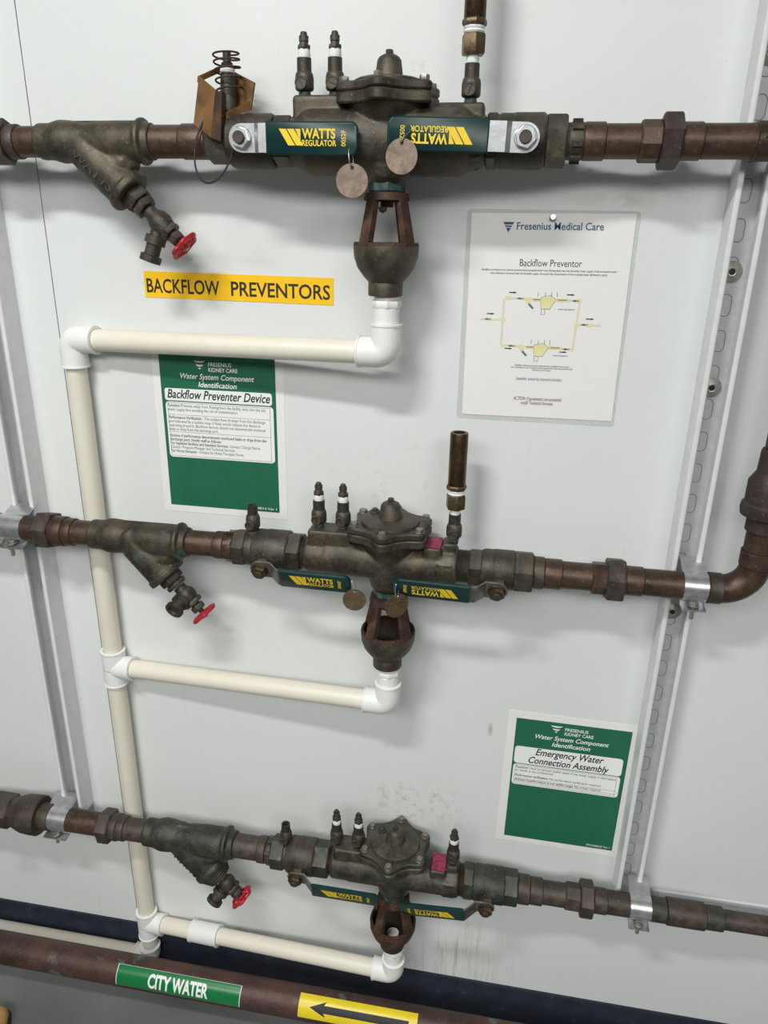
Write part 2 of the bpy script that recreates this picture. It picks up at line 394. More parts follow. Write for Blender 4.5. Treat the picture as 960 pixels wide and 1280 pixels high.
# ------------------------------------------------------------------ strut channels
def strut(xc, z0, z1, label, holes, backm, left):
    base = thing('strut_channel', label, 'strut', V((xc, 0, z0)))
    hw = 0.0207; d = 0.041; t = 0.0026; lip = 0.0078; turn = 0.0075
    pr = [(-hw, 0), (-hw, d), (-hw+lip, d), (-hw+lip, d-turn), (-hw+lip-t, d-turn), (-hw+lip-t, d-t), (-hw+t, d-t), (-hw+t, t),
          (hw-t, t), (hw-t, d-t), (hw-lip+t, d-t), (hw-lip+t, d-turn), (hw-lip, d-turn), (hw-lip, d), (hw, d), (hw, 0)]
    b = bmesh.new()
    prism(b, pr, lambda x, y, n: V((xc + x, -y, n)), z0, z1)
    bmesh.ops.recalc_face_normals(b, faces=b.faces)
    es = [e for e in b.edges if all(abs(v.co.y + d) < 1e-5 for v in e.verts) and abs(e.verts[0].co.z - e.verts[1].co.z) > 0.1]
    bmesh.ops.bevel(b, geom=es, offset=0.0022, segments=3, profile=0.5, affect='EDGES')
    obj('channel', b, STRUTM, base)
    b = bmesh.new(); box(b, (xc, -t - 0.0004, (z0+z1)/2), (2*hw - 2*t - 0.0002, 0.0008, z1 - z0 - 0.001)); 
    k = 0; z = z0 + 0.03
    while z < z1 - 0.03:
        P = rrect(-0.0072, 0.0072, -0.0145, 0.0145, 0.0071, 5)
        tube(b, [V((xc + x, -t - 0.0008, z + y)) for x, y in P], 0.0005, 5, True)
        z += 0.0476
    for f in b.faces: f.material_index = 0
    n = 0
    o = obj('slotted_back', b, [backm, GROOVE], base)
    me = o.data
    for p in me.polygons:
        if p.area < 2e-5: p.material_index = 1
    for (u, v) in holes:
        zz = pt(u, v, 0.006).z
        b = bmesh.new(); hx = xc
        lathe(b, [(0.0, 0.0135), (0.0012, 0.0140), (0.0040, 0.0090), (0.0055, 0.0052), (0.0052, 0.0040), (0.001, 0.0040)], (hx, -0.0038, zz), NY, 28)
        wsh = obj('anchor_screw', b, STEEL_D, base)
        b = bmesh.new(); cyl(b, 0.0, 0.0046, 0.0041, (hx, -0.0042, zz), NY, 6, 0.0002); obj('socket', b, BLACK, wsh)
    return base
RS = pt(931, 300, 0.041).x; LS = pt(26, 621, 0.041).x
strut(RS, BOT.z - 0.014, 2.6, 'white slotted strut channel on the wall right of the two paper signs', [(955, 65), (920, 340), (895, 485), (850, 765)], STRUTD, False)
strut(LS, BOT.z - 0.014, 2.6, 'white strut channel on the wall at the left, behind the two left pipe clamps', [], STRUTD, True)

# ------------------------------------------------------------------ pipe runs: building blocks along a line
def along(bm, L, kind, u0, u1, half, rot=0.2):
    x0, x1 = L.X(u0), L.X(u1); r = L.R((u0+u1)/2, half); o = V((0, L.y, L.z)); w = x1 - x0
    if kind == 'hex':   hexa(bm, x0, x1, r*1.06, o, XA, 6, rot)
    elif kind == 'oct': hexa(bm, x0, x1, r*1.03, o, XA, 8, rot)
    elif kind == 'sleeve':
        c = min(0.0016, w*0.2); lathe(bm, [(x0, r-c), (x0+c*0.6, r-c*0.2), (x0+c*1.5, r), (x1-c*1.5, r), (x1-c*0.6, r-c*0.2), (x1, r-c)], o, XA)
    elif kind == 'thread':
        n = max(2, int(w/0.0022)); P = []
        for k in range(n): P += [(x0 + w*k/n, r*0.95), (x0 + w*(k+0.5)/n, r)]
        P.append((x1, r*0.95)); lathe(bm, P, o, XA)
    elif kind == 'body':
        lathe(bm, [(x0, r*0.90), (x0+w*0.04, r*0.95), (x0+w*0.06, r*0.95), (x0+w*0.10, r*0.99), (x0+w*0.36, r*0.99), (x0+w*0.37, r*1.01), (x0+w*0.93, r*1.01), (x0+w*0.97, r*0.97), (x1, r*0.90)], o, XA)
    elif kind == 'cup':
        lathe(bm, [(x0, r*0.70), (x0+w*0.2, r*0.78), (x0+w*0.5, r*0.96), (x0+w*0.8, r), (x1-w*0.04, r), (x1, r*0.94)], o, XA)
    elif kind == 'lugs':
        lathe(bm, [(x0, r*0.85), (x0+w*0.2, r*0.9), (x1-w*0.2, r*0.9), (x1, r*0.85)], o, XA)
        for k in range(8):
            a = 2*PI*k/8 + 0.2; box(bm, o + V(((x0+x1)/2, math.cos(a)*r*0.92, math.sin(a)*r*0.92)), (w*0.7, r*0.22, r*0.22), Matrix.Rotation(a, 3, 'X'))
    else: cyl(bm, x0, x1, r, o, XA, 36, 0.0004)
def run(name, L, kind, u0, u1, half, mat, label, cat, group=None):
    b = bmesh.new(); along(b, L, kind, u0, u1, half)
    return tag(obj(name, b, mat), label, cat, group)
PARTN = {'hex': 'hex_nut', 'oct': 'hex_nut', 'sleeve': 'sleeve', 'thread': 'thread', 'body': 'valve_body', 'cup': 'cup', 'lugs': 'lug_ring', 'pipe': 'pipe_stub'}
def multi(name, L, parts, label, cat):
    u0, u1 = parts[0][1], parts[-1][2]
    t = thing(name, label, cat, V((L.X((u0+u1)/2), L.y, L.z - 0.03)))
    for (kind, a, b_, half, mat) in parts:
        b = bmesh.new(); along(b, L, kind, a, b_, half); obj(PARTN[kind], b, mat, t)
    return t

# ------------------------------------------------------------------ Y strainer with drain hose bibb
def unpx(L, a, b):      # direction between two pixels on the plane of the line, and world length
    A, B = pt(*a, L.dep), pt(*b, L.dep); return A, B, (B - A)
def strainer(L, uL, uR, collar, bulge, a, e, he, label, mat, word, wpx):
    root = thing('y_strainer', label, 'strainer', V((L.X((uL+uR)/2), L.y, L.z - 0.09)))
    xl, xr = L.X(uL), L.X(uR); w = xr - xl; o = V((0, L.y, L.z))
    rc = L.R(uL, collar); rb = L.R((uL+uR)/2, bulge)
    b = bmesh.new()
    lathe(b, [(xl, rc*0.9), (xl+0.001, rc), (xl+w*0.11, rc), (xl+w*0.13, rc*1.05), (xl+w*0.2, rb), (xl+w*0.29, rb*0.97), (xl+w*0.42, rb*0.83), (xl+w*0.55, rb*0.90), (xl+w*0.66, rb*0.95), (xl+w*0.80, rb*0.95), (xl+w*0.885, rb*0.95), (xl+w*0.89, rb*1.08), (xl+w*0.93, rb*1.08), (xl+w*0.935, rc), (xr-0.001, rc), (xr, rc*0.9)], o, XA, 40)
    A, B, d = unpx(L, a, e); ln = d.length; d.normalize(); re = he * L.K(a[0]) / 1.03
    lathe(b, [(-0.01, re*0.8), (ln*0.2, re*0.97), (ln*0.7, re*1.0), (ln-0.012, re*1.0), (ln-0.011, re*1.10), (ln-0.001, re*1.10), (ln, re*1.03)], A, d, 40)
    for q_ in (0.35, 0.7):
        A2 = A + XA*(w*0.11*q_/0.35) ; lathe(b, [(-0.01, re*0.6), (ln*0.62 - ln*0.25*q_, re*0.9*(1-0.25*q_)), (ln*0.74 - ln*0.25*q_, re*0.5)], A2, d, 32)
    bbox(b, (xl + w*0.5, L.y + 0.003, L.z + rb*0.86), (w*0.62, 0.010, rb*0.20), bev=0.003)
    obj('casting', cast(b, 0.0016, 10), mat, root, recalc=False)
    # raised maker's name along the branch
    up = V((-d.z, 0, d.x)) if d.x > 0 else V((d.z, 0, -d.x))
    fn = pl(A + d*ln*wpx[0] + NY*(re*wpx[3]) + up*re*wpx[1], d, up, NY)
    bt = bmesh.new(); text(bt, word, fn, 0, 0, re*0.52, ln*wpx[2], 0.01, 0, 'LEFT', 0, 0.0022)
    obj('raised_lettering', bt, mat, root)
    return root, B, d, re
def wheel(b, c, ax, r, th):
    a, e1, e2 = frame(ax); c = V(c)
    n = 48; P = [c + (e1*math.cos(2*PI*k/n) + e2*math.sin(2*PI*k/n))*(r*0.86*(1 + 0.09*math.cos(6*2*PI*k/n))) for k in range(n)]
    tube(b, P, th, 10, True)
    for k in range(6):
        q = (e1*math.cos(2*PI*(k)/6) + e2*math.sin(2*PI*(k)/6)); tube(b, [c + q*r*0.15, c + q*r*0.86], th*0.8, 8)
    cyl(b, -th*1.3, th*1.3, r*0.34, c, a, 20)
def bibb(L, B, d, re, k, label, mat, wheel_r, spout, plugm=None, ribs=False, wheel_ax=None):
    """drain valve below a strainer: k = list of (from, to, radius) along the branch axis"""
    root = thing('drain_valve', label, 'drain valve', B + d*0.02 - ZA*0.05)
    b = bmesh.new()
    if ribs:
        P = []; t = 0.0
        for q in range(4): P += [(t, re*0.98 - q*0.0022), (t+0.0035, re*0.98 - q*0.0022), (t+0.0036, re*0.80 - q*0.002), (t+0.0052, re*0.80 - q*0.002)]; t += 0.0055
        lathe(b, P, B, d, 32); k0 = t
        obj('ribbed_plug', b, mat, root)
    else:
        hexa(b, k[0][0], k[0][1], k[0][2], B, d, 6, 0.3); obj('hex_plug', b, plugm or mat, root)
        b = bmesh.new(); cyl(b, k[0][1], k[1][0], k[1][2]*0.78, B, d); hexa(b, k[1][0], k[1][1], k[1][2], B, d, 6, 0.1); obj('hex_bushing', b, mat, root)
    t0, t1, r = k[2]
    b = bmesh.new()
    lathe(b, [(t0, r*0.62), (t0+(t1-t0)*0.25, r*0.66), (t0+(t1-t0)*0.45, r*0.95), (t0+(t1-t0)*0.7, r), (t1, r*0.82)], B, d, 28)
    C0 = B + d*(t0 + (t1-t0)*0.62)
    S1 = C0 + V(spout); sd = (S1 - C0); sl = sd.length; sd.normalize()
    lathe(b, [(0, r*0.62), (sl*0.35, r*0.60), (sl*0.36, r*0.9), (sl*0.55, r*0.9), (sl*0.56, r*0.66), (sl*0.82, r*0.66), (sl*0.84, r*0.92), (sl, r*0.92), (sl, r*0.62), (sl*0.9, r*0.55)], C0, sd, 28)
    obj('valve_body', b, mat, root)
    t2 = t1
    b = bmesh.new(); hexa(b, t1, t1 + 0.008, r*0.98, B, d, 6, 0.4); cyl(b, t1+0.008, t1+0.012, r*0.5, B, d, 20); hexa(b, t1+0.011, t1+0.021, r*0.72, B, d, 6, 0.2)
    cyl(b, t1+0.02, t1+0.032, r*0.27, B, d, 14); obj('bonnet', b, mat, root)
    b = bmesh.new(); wheel(b, B + d*(t1 + 0.031), wheel_ax or d, wheel_r, 0.0032)
    hw = obj('handwheel', b, RED, root); hw['label'] = 'red scalloped handwheel'
    b = bmesh.new(); hexa(b, t1+0.0345, t1+0.0375, 0.0042, B, d, 6); obj('wheel_screw', b, STEEL_D, hw)
    return root, C0, sd, r

# ------------------------------------------------------------------ lever handle
def handle(root, L, u_piv, phi, h0, sgn, len0, len1, tilt, wd, bend, code, platem, nutm=None):
    n = V((0, -math.cos(phi), -math.sin(phi)))
    o0 = V((0, L.y, L.z)) + n*h0
    px = solve_x(u_piv, o0.y, o0.z); O = V((px, L.y, L.z))
    e = V((sgn, 0, 0)); w0 = n.cross(e); e = (e*math.cos(tilt) + w0*math.sin(tilt)).normalized(); up = n.cross(e)
    fn = pl(O, e, up, n)
    b = bmesh.new()
    cyl(b, 0.018, h0 - 0.004, 0.0125, O, n, 24); hexa(b, h0-0.012, h0-0.003, 0.0145, O, n, 6, 0.3)
    obj('stem', b, BRONZE_D, root)
    hd = bmesh.new(); t = 0.0034; hw = wd*0.44
    pr = [(0.0, h0), (0.017, h0), (0.017 + max(bend*1.1, 0.006), h0+bend), (len0+0.012, h0+bend)]
    for (xa, na), (xb, nb) in zip(pr, pr[1:]):
        wa = hw if xa > 0 else hw
        ca = [fn(xa, -hw, na), fn(xa, hw, na), fn(xb, hw, nb), fn(xb, -hw, nb)]
        cb = [p + n*t for p in ca]
        vs = [hd.verts.new(p) for p in ca + cb]
        for q in ((0,1,2,3),(4,5,6,7),(0,1,5,4),(1,2,6,5),(2,3,7,6),(3,0,4,7)): hd.faces.new([vs[i] for i in q])
    prism(hd, [(hw*math.cos(math.radians(90 + 180*k_/14)), hw*math.sin(math.radians(90 + 180*k_/14))) for k_ in range(15)], fn, h0, h0 + t)
    lev = obj('lever', hd, platem, root)
    b = bmesh.new(); hexa(b, h0+t, h0+t+0.0095, 0.0128, O, n, 6, 0.25)
    cyl(b, h0+t, h0+t+0.0022, 0.0135, O, n, 28); obj('stem_nut', b, nutm or platem, root)
    b = bmesh.new(); cyl(b, h0+t+0.009, h0+t+0.0135, 0.0074, O, n, 20); obj('stem_end', b, COPPER_B, root)
    f1 = h0 + bend
    b = bmesh.new(); rslab(b, fn, len0, len1, -wd/2, wd/2, (0.009, 0.0015, 0.0015, 0.009), f1-0.0012, f1+0.0050, 0.0016)
    gr = obj('grip', b, GREENH, root, 40); gr['label'] = 'dark green vinyl grip sleeve'
    nn = f1 + 0.0052; l = len1 - len0; s = wd
    b = bmesh.new()
    x0 = len0 + l*0.15
    for k in range(2):
        x = x0 + k*l*0.088
        prism(b, [(x, s*0.27), (x+l*0.075, s*0.27), (x+l*0.175, -s*0.22), (x+l*0.10, -s*0.22)], fn, nn, nn+0.0002)
    prism(b, [(x0+l*0.18, s*0.27), (x0+l*0.235, s*0.27), (x0+l*0.235, -s*0.10), ], fn, nn, nn+0.0002)
    text(b, 'WATTS', fn, x0+l*0.25, s*0.0, s*0.40, l*0.36, 0.034, 0, 'LEFT', nn)
    text(b, 'REGULATOR', fn, x0+l*0.25, -s*0.225, s*0.245, l*0.37, 0.02, 0, 'LEFT', nn)
    f2 = lambda x, y, k_: fn(len0 + l*0.87 - y, -s*0.23 + x, k_)
    text(b, code, f2, 0, 0, s*0.21, s*0.47, 0.01, 0, 'LEFT', nn)
    obj('lettering', b, YELLOWP, gr, recalc=False)
    return fn, f1
def ball_valve(L, parts, label, **h):
    u0, u1 = parts[0][1], parts[-1][2]
    t = thing('ball_valve', label, 'valve', V((L.X((u0+u1)/2), L.y, L.z - 0.035)))
    for (kind, a, b_, half, mat) in parts:
        b = bmesh.new(); along(b, L, kind, a, b_, half); obj({'body': 'valve_body', 'hex': 'end_hex', 'oct': 'end_hex', 'sleeve': 'neck', 'thread': 'thread', 'lugs': 'lug_ring'}[kind], b, mat, t)
    r = handle(t, L, **h)
    return t, r

# ------------------------------------------------------------------ test cock
def test_cock(parent, P, variant='cap', s=1.0, mat=BRONZE_D, name='test_cock'):
    """P = foot of the cock; variants: cap, open, tube"""
    P = V(P); b = bmesh.new()
    lathe(b, [(-0.004, 0.0070), (0.006, 0.0070), (0.007, 0.0105), (0.009, 0.0118), (0.021, 0.0118), (0.026, 0.0108), (0.028, 0.0092), (0.043, 0.0090), (0.0435, 0.0066), (0.045, 0.0066)] if variant != 'open' else
          [(-0.004, 0.0085), (0.007, 0.0085), (0.008, 0.0105), (0.010, 0.0112), (0.022, 0.0112), (0.027, 0.0100), (0.029, 0.0082), (0.044, 0.0080), (0.044, 0.0056), (0.034, 0.0050)], P, ZA, 24)
    ck = obj(name, b, mat, parent)
    b = bmesh.new(); so = P + V((-0.0012, -0.0105, 0.014))
    lathe(b, [(0, 0.0075), (0.004, 0.0078), (0.0045, 0.0070), (0.0045, 0.0060), (0.0036, 0.0056), (0.0036, 0)], so, NY, 24)
    sc = obj('screw', b, BRONZE, ck)
    b = bmesh.new(); box(b, so + NY*0.0040, (0.0105, 0.0014, 0.0014), Matrix.Rotation(random.uniform(0, 3), 3, 'Y')); obj('screw_slot', b, IRONB, ck)
    b = bmesh.new(); cyl(b, -0.0005, 0.0055, 0.0078, P, ZA, 24); obj('thread_ring', b, VERD, ck)
    if variant == 'open': return ck
    b = bmesh.new(); P2 = P + ZA*0.043
    lathe(b, [(0, 0.0076), (0.003, 0.0080), (0.006, 0.0078), (0.0095, 0.0074)], P2, ZA, 24); tp = obj('thread_tape', b, TAPE, ck); tp['label'] = 'white thread tape'
    b = bmesh.new()
    if variant == 'cap':
        hexa(b, 0.009, 0.014, 0.0088, P2, ZA, 6, 0.3)
        lathe(b, [(0.0135, 0.0060), (0.017, 0.0052), (0.018, 0.0060), (0.024, 0.0060), (0.0245, 0.0044), (0.027, 0.0042), (0.0285, 0.0034), (0.0285, 0.002)], P2, ZA, 20)
        obj('flare_cap', b, IRONB if s < 1 else BRONZE_D, ck)
    else:
        hexa(b, 0.009, 0.031, 0.0148, P2, ZA, 6, 0.25); obj('hex_adapter', b, BRASS, ck)
        b = bmesh.new(); lathe(b, [(0.031, 0.0115), (0.033, 0.0128), (0.035, 0.0118), (0.037, 0.0128), (0.0395, 0.0118)], P2, ZA, 24); obj('thread_tape', b, TAPE, ck)
        b = bmesh.new(); hexa(b, 0.039, 0.046, 0.0150, P2, ZA, 8, 0.2); obj('lock_nut', b, BRASS, ck)
        b = bmesh.new(); h = 0.125
        lathe(b, [(0.045, 0.0125), (0.046, 0.0131), (h-0.002, 0.0131), (h, 0.0122), (h, 0.0085), (h-0.012, 0.0080)], P2, ZA, 32); obj('vacuum_tube', b, TUBE, ck)
    return ck

# ------------------------------------------------------------------ backflow preventer body
DECK = 0
def preventer(L, uc, ends, br, belly, cocks, label, mat, plate=None, top_deck=True, screwm=None):
    screwm = screwm or BOLTM
    xc = L.X(uc); x0, x1 = L.X(ends[0]), L.X(ends[1]); o = V((0, L.y, L.z)); C0 = V((xc, L.y, L.z))
    root = thing('backflow_preventer', label, 'backflow preventer', C0 - ZA*0.06)
    b = bmesh.new()
    if belly:
        P = [(x0, br*0.72), (x0+0.006, br*0.78), (x0+0.014, br*0.86), (x0+0.024, br*1.02), (x0+0.03, br*1.04), (x1-0.034, br*1.04), (x1-0.028, br), (x1-0.018, br*0.82), (x1-0.006, br*0.76), (x1, br*0.72)]
    else:
        P = [(x0, br*0.9), (x0+0.004, br*0.97), (x0+0.03, br*0.97), (x0+0.036, br*1.02), (xc-0.045, br*1.02), (xc, br), (xc+0.05, br*0.98), (x1-0.03, br*0.98), (x1-0.028, br*1.0), (x1-0.003, br), (x1, br*0.92)]
    lathe(b, P, o, XA, 44)
    # diaphragm chamber and relief neck
    lathe(b, [(-0.050, 0.0225), (-0.043, 0.029), (-0.03, 0.0315), (0.0, 0.031), (0.015, 0.035), (0.028, 0.043), (0.037, 0.050), (0.042, 0.053)], C0, ZA, 44)
    # decks that carry the test cocks
    dl = (x0 + 0.006, x0 + 0.062); dr = (x1 - 0.062, x1 - 0.004)
    zl, zr = (0.051, 0.042) if belly else (0.047, 0.041)
    bbox(b, ((dl[0]+dl[1])/2 + 0.006, L.y, L.z + zl/2 + 0.006), (dl[1]-dl[0] + 0.012, 0.042, zl - 0.012), bev=0.004)
    if plate: dr = (x1 - 0.024, x1 - 0.003)
    bbox(b, ((dr[0]+dr[1])/2, L.y, L.z + zr/2 + 0.004), (dr[1]-dr[0], 0.032, zr - 0.008), bev=0.003)
    if plate: bbox(b, (x1 - 0.038, L.y - 0.004, L.z + 0.018), (0.027, 0.042, 0.034), bev=0.002)
    hexa(b, x1 - 0.030, x1 - 0.006, br*(0.86 if belly else 1.06), o, XA, 6, 0.15)
    obj('body', cast(b, 0.0017, 4), mat, root, recalc=False)
    # two stacked star flanges
    def star(R, n=96, amp=0.105, ph=0.47):
        return [(R*(1 - amp + amp*(math.cos(6*(2*PI*k/n - ph)) + 0.18*math.cos(12*(2*PI*k/n - ph)))) * math.cos(2*PI*k/n), R*(1 - amp + amp*(math.cos(6*(2*PI*k/n - ph)) + 0.18*math.cos(12*(2*PI*k/n - ph)))) * math.sin(2*PI*k/n)) for k in range(n)]
    fz = pl(C0, XA, V((0, 1, 0)), ZA)
    def flange(z0, z1, R, name):
        bb = bmesh.new(); c = 0.002; rings = []
        for z, q in ((z0, -c), (z0+c, 0), (z1-c, 0), (z1, -c)): rings.append([bb.verts.new(fz(x, y, z)) for x, y in star(R+q)])
        k = len(rings[0])
        for A, B in zip(rings, rings[1:]):
            for i in range(k): bb.faces.new([A[i], A[(i+1) % k], B[(i+1) % k], B[i]])
        bb.faces.new(rings[0]); bb.faces.new(rings[-1]); return bb
    R = 0.0662
    bb = flange(0.0385, 0.0515, R, ''); obj('lower_flange', bb, mat, root)
    bb = flange(0.0523, 0.0625, R, '')
    lathe(bb, [(0.060, 0.0455), (0.0665, 0.0440), (0.0685, 0.040), (0.0705, 0.0225), (0.0705, 0)], C0, ZA, 48)
    lathe(bb, [(0.064, 0.0190), (0.072, 0.0178), (0.074, 0.0172), (0.090, 0.0150), (0.0935, 0.0125), (0.0965, 0.0070), (0.097, 0)], C0, ZA, 36)
    cv = obj('cover', bb, mat, root)
    bb = bmesh.new(); hexa(bb, 0.0965, 0.1015, 0.0050, C0, ZA, 6); obj('dome_plug', bb, BRONZE_D, cv)
    bb = bmesh.new(); Q = C0 + V((-0.027, 0.017, 0)); hexa(bb, 0.066, 0.0735, 0.0085, Q, ZA, 6, 0.3); cyl(bb, 0.073, 0.077, 0.0045, Q, ZA, 16); obj('bleed_plug', bb, BRONZE_D, cv)
    for k in range(6):
        a = 0.47 + k*PI/3; Q = C0 + V((math.cos(a), math.sin(a), 0))*(R - 0.0085)
        bb = bmesh.new(); hexa(bb, 0.0625, 0.0685, 0.0062, Q, ZA, 6, k*0.3); cyl(bb, 0.0620, 0.0630, 0.0068, Q, ZA, 18, 0.0002); obj('cover_bolt', bb, screwm, root)
    # relief outlet nut
    bb = bmesh.new(); hexa(bb, -0.060, -0.044, 0.0242, C0, ZA, 8, 0.2); obj('outlet_nut', bb, VERD, root)
    if plate:
        bb = bmesh.new(); bbox(bb, (x1 - 0.038, L.y - 0.003, L.z + 0.0362), (0.025, 0.039, 0.003), bev=0.0006); pp = obj('label_plate', bb, MAGENTA, root); pp['label'] = 'magenta label plate'
    for (u, side, var) in cocks:
        z = L.z + (zl if side == 'l' else zr); test_cock(root, V((solve_x(u, L.y, z), L.y, z)), var)
    return root, C0
def air_gap(C0, label, rustm, lowm, drip):
    root = thing('air_gap_funnel', label, 'funnel', C0 + ZA*-0.19)
    zt, zr, zb, zn = -0.0605, -0.121, -0.172, -0.1895
    b = bmesh.new()
    lathe(b, [(zt, 0.0165), (zt, 0.0285), (zt-0.009, 0.0305), (zt-0.010, 0.019)], C0, ZA, 32, closed=True); obj('top_ring', b, rustm, root)
    for k in range(4):
        a = PI/4 + k*PI/2 + 0.2; b = bmesh.new()
        dr = V((math.cos(a), math.sin(a), 0)); tn = V((-dr.y, dr.x, 0))
        A = C0 + dr*0.0255 + ZA*(zt-0.006); B = C0 + dr*0.0395 + ZA*(zr-0.004); vs = []
        for P, hw, th in ((A, 0.0068, 0.0045), (B, 0.0088, 0.0045)):
            for sx_, sy_ in ((-1,-1),(1,-1),(1,1),(-1,1)): vs.append(b.verts.new(P + tn*hw*sx_ + dr*th*sy_))
        for q in ((0,1,2,3),(4,5,6,7),(0,1,5,4),(1,2,6,5),(2,3,7,6),(3,0,4,7)): b.faces.new([vs[i] for i in q])
        obj('leg', b, rustm, root)
    b = bmesh.new()
    n = 36
    out = [(zr, 0.0430), (zr-0.004, 0.0440), (zr-0.018, 0.0432), (zr-0.032, 0.0385), (zr-0.043, 0.0305), (zb, 0.0230), (zb-0.001, 0.0235), (zn+0.001, 0.0235), (zn, 0.0220)]
    inn = [(zn, 0.013), (zb, 0.014), (zr-0.040, 0.026), (zr-0.028, 0.0355), (zr-0.012, 0.0395), (zr, 0.0395)]
    lathe(b, out + inn, C0, ZA, n, closed=True); bo = obj('bowl', b, [lowm, rustm, RUST_SHADED], root)
    ctr = bo.location + root.location
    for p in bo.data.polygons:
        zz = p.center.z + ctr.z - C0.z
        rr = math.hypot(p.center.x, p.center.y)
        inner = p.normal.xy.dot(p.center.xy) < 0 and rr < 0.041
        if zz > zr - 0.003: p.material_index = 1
        elif inner: p.material_index = 2  # inner faces: rust with the bowl's shade in its colour
    b = bmesh.new(); cyl(b, -0.008, 0.0, 0.0085, C0 + ZA*(zt-0.009), ZA, 18); lathe(b, [(-0.008, 0.006), (-0.013, 0.005), (-0.0155, 0)], C0 + ZA*(zt-0.009) + V((-0.004, -0.008, 0)), ZA, 12)
    obj('relief_seat', b, rustm, root)
    return root

# ------------------------------------------------------------------ tags
def disc_tag(c, r, label, mat, hang, tiltz, group='metal tags hung from the lever handles', tx=0.0):
    c = V(c); root = thing('metal_tag', label, 'tag', c - ZA*r, None)
    n = V((math.sin(tiltz), -math.cos(tiltz), tx)).normalized(); a, e1, e2 = frame(n)
    b = bmesh.new(); hr = 0.0024; hc = c + e1*(r*0.74)
    # disc with a hole, thickness .0014
    seg = 40; outr = []; 
    for s in (-0.0007, 0.0007):
        outr.append([b.verts.new(c + n*s + (e1*math.cos(2*PI*k/seg) + e2*math.sin(2*PI*k/seg))*r) for k in range(seg)])
    inr = []
    for s in (-0.0007, 0.0007):
        inr.append([b.verts.new(hc + n*s + (e1*math.cos(2*PI*k/seg) + e2*math.sin(2*PI*k/seg))*hr) for k in range(seg)])
    for R in (outr, inr):
        for k in range(seg): b.faces.new([R[0][k], R[0][(k+1) % seg], R[1][(k+1) % seg], R[1][k]])
    for s in (0, 1):
        for k in range(seg): b.faces.new([outr[s][k], outr[s][(k+1) % seg], inr[s][(k+1) % seg], inr[s][k]])
    obj('disc', b, mat, root)
    b = bmesh.new(); top = V(hang); mid = (hc + top)/2; sp = V((0.0022, -0.002, 0)); P = []
    up = (top - hc); ln = up.length/2 + 0.002; up.normalize()
    side = up.cross(V((0, 1, 0))).normalized()
    for k in range(24):
        t = 2*PI*k/24; P.append(mid + up*math.cos(t)*ln + (side*0.35 + V((0, -0.9, 0)))*math.sin(t)*0.0048)
    tube(b, P, 0.0006, 6, True); obj('wire_ring', b, WIRE, root)
    return root

# ------------------------------------------------------------------ pipe strap on the strut
def strap(L, u0, u1, half, label):
    x0, x1 = L.X(u0), L.X(u1); r = L.R((u0+u1)/2, half) + 0.0003
    root = thing('pipe_clamp', label, 'clamp', V(((x0+x1)/2, -0.041, L.z - r - 0.012)))
    b = bmesh.new(); t = 0.0021
    P = [(0.030, r + 0.010)] + [(L.dep + math.cos(a)*(r+0.0008), math.sin(a)*(r+0.0008)) for a in [math.radians(q) for q in range(112, -85, -7)]]
    P += [(L.dep + 0.008, -r - 0.0050), (L.dep + 0.024, -r - 0.0066)]
    rows = []
    n = len(P)
    for i, (d, z) in enumerate(P):
        a = V((P[min(i+1, n-1)][0] - P[max(i-1, 0)][0], P[min(i+1, n-1)][1] - P[max(i-1, 0)][1])).normalized()
        nx = V((-a.y, a.x)) * -1
        rows.append([V((x, -(d + (-nx.x if 0 else nx.x)*k), L.z + z + nx.y*k)) for x, k in ((x0, 0), (x1, 0), (x1, t), (x0, t))])
    vr = [[b.verts.new(p) for p in R] for R in rows]
    for A, B in zip(vr, vr[1:]):
        for k in range(4): b.faces.new([A[k], A[(k+1) % 4], B[(k+1) % 4], B[k]])
    b.faces.new(vr[0]); b.faces.new(vr[-1]); obj('band', b, STEEL, root)
    xm = (x0+x1)/2; bo = V((xm, -(L.dep + 0.015), L.z - r - 0.0030))
    b = bmesh.new(); cyl(b, 0.0, 0.0015, 0.0085, bo, ZA, 22, 0.0002); hexa(b, 0.0015, 0.0065, 0.0068, bo, ZA, 6, 0.2)
    cyl(b, -0.022, 0.0, 0.0032, bo, ZA, 12); hexa(b, -0.009, -0.004, 0.0066, bo, ZA, 6, 0.5); obj('bolt', b, STEEL_D, root)
    return root

# ==================================================================== TOP LINE
run('copper_pipe', TOP, 'pipe', -500, -4, 20.5, COPPER, 'short dark copper pipe leaving the frame left of the upper line', 'pipe')
multi('pipe_union', TOP, [('hex', -30, 13, 28, COPPER_B), ('sleeve', 13, 26, 22.5, COPPER_B)], 'scaly dark union nut at the far left end of the upper line', 'union')
run('copper_pipe', TOP, 'pipe', 26, 51, 20, COPPER, 'short copper pipe between the far left union and the upper strainer', 'pipe')
root, B, d, re = strainer(TOP, 51, 193, 23.5, 28, (97, 176), (165, 243), 26.5, 'large bronze Y strainer on the upper line, raised maker name on its branch', BRONZE, 'WATTS', (0.16, -0.42, 0.70, 0.90))
kk = TOP.K(160)
bibb(TOP, B, d, re, [(0.0, 0.016, 0.0205), (0.018, 0.028, 0.0180), (0.030, 0.066, 0.0160)], 'bronze drain valve with red handwheel under the upper strainer, above the yellow label', BRONZE_D, 0.0225, (-0.018, -0.006, -0.052))
run('copper_pipe', TOP, 'pipe', 193, 229, 21.5, COPPER, 'copper pipe between the upper strainer and the rusty bracket', 'pipe')
run('pipe_coupling', TOP, 'sleeve', 229, 262, 23, COPPER, 'copper sleeve under the rusty spring bracket on the upper line', 'coupling')
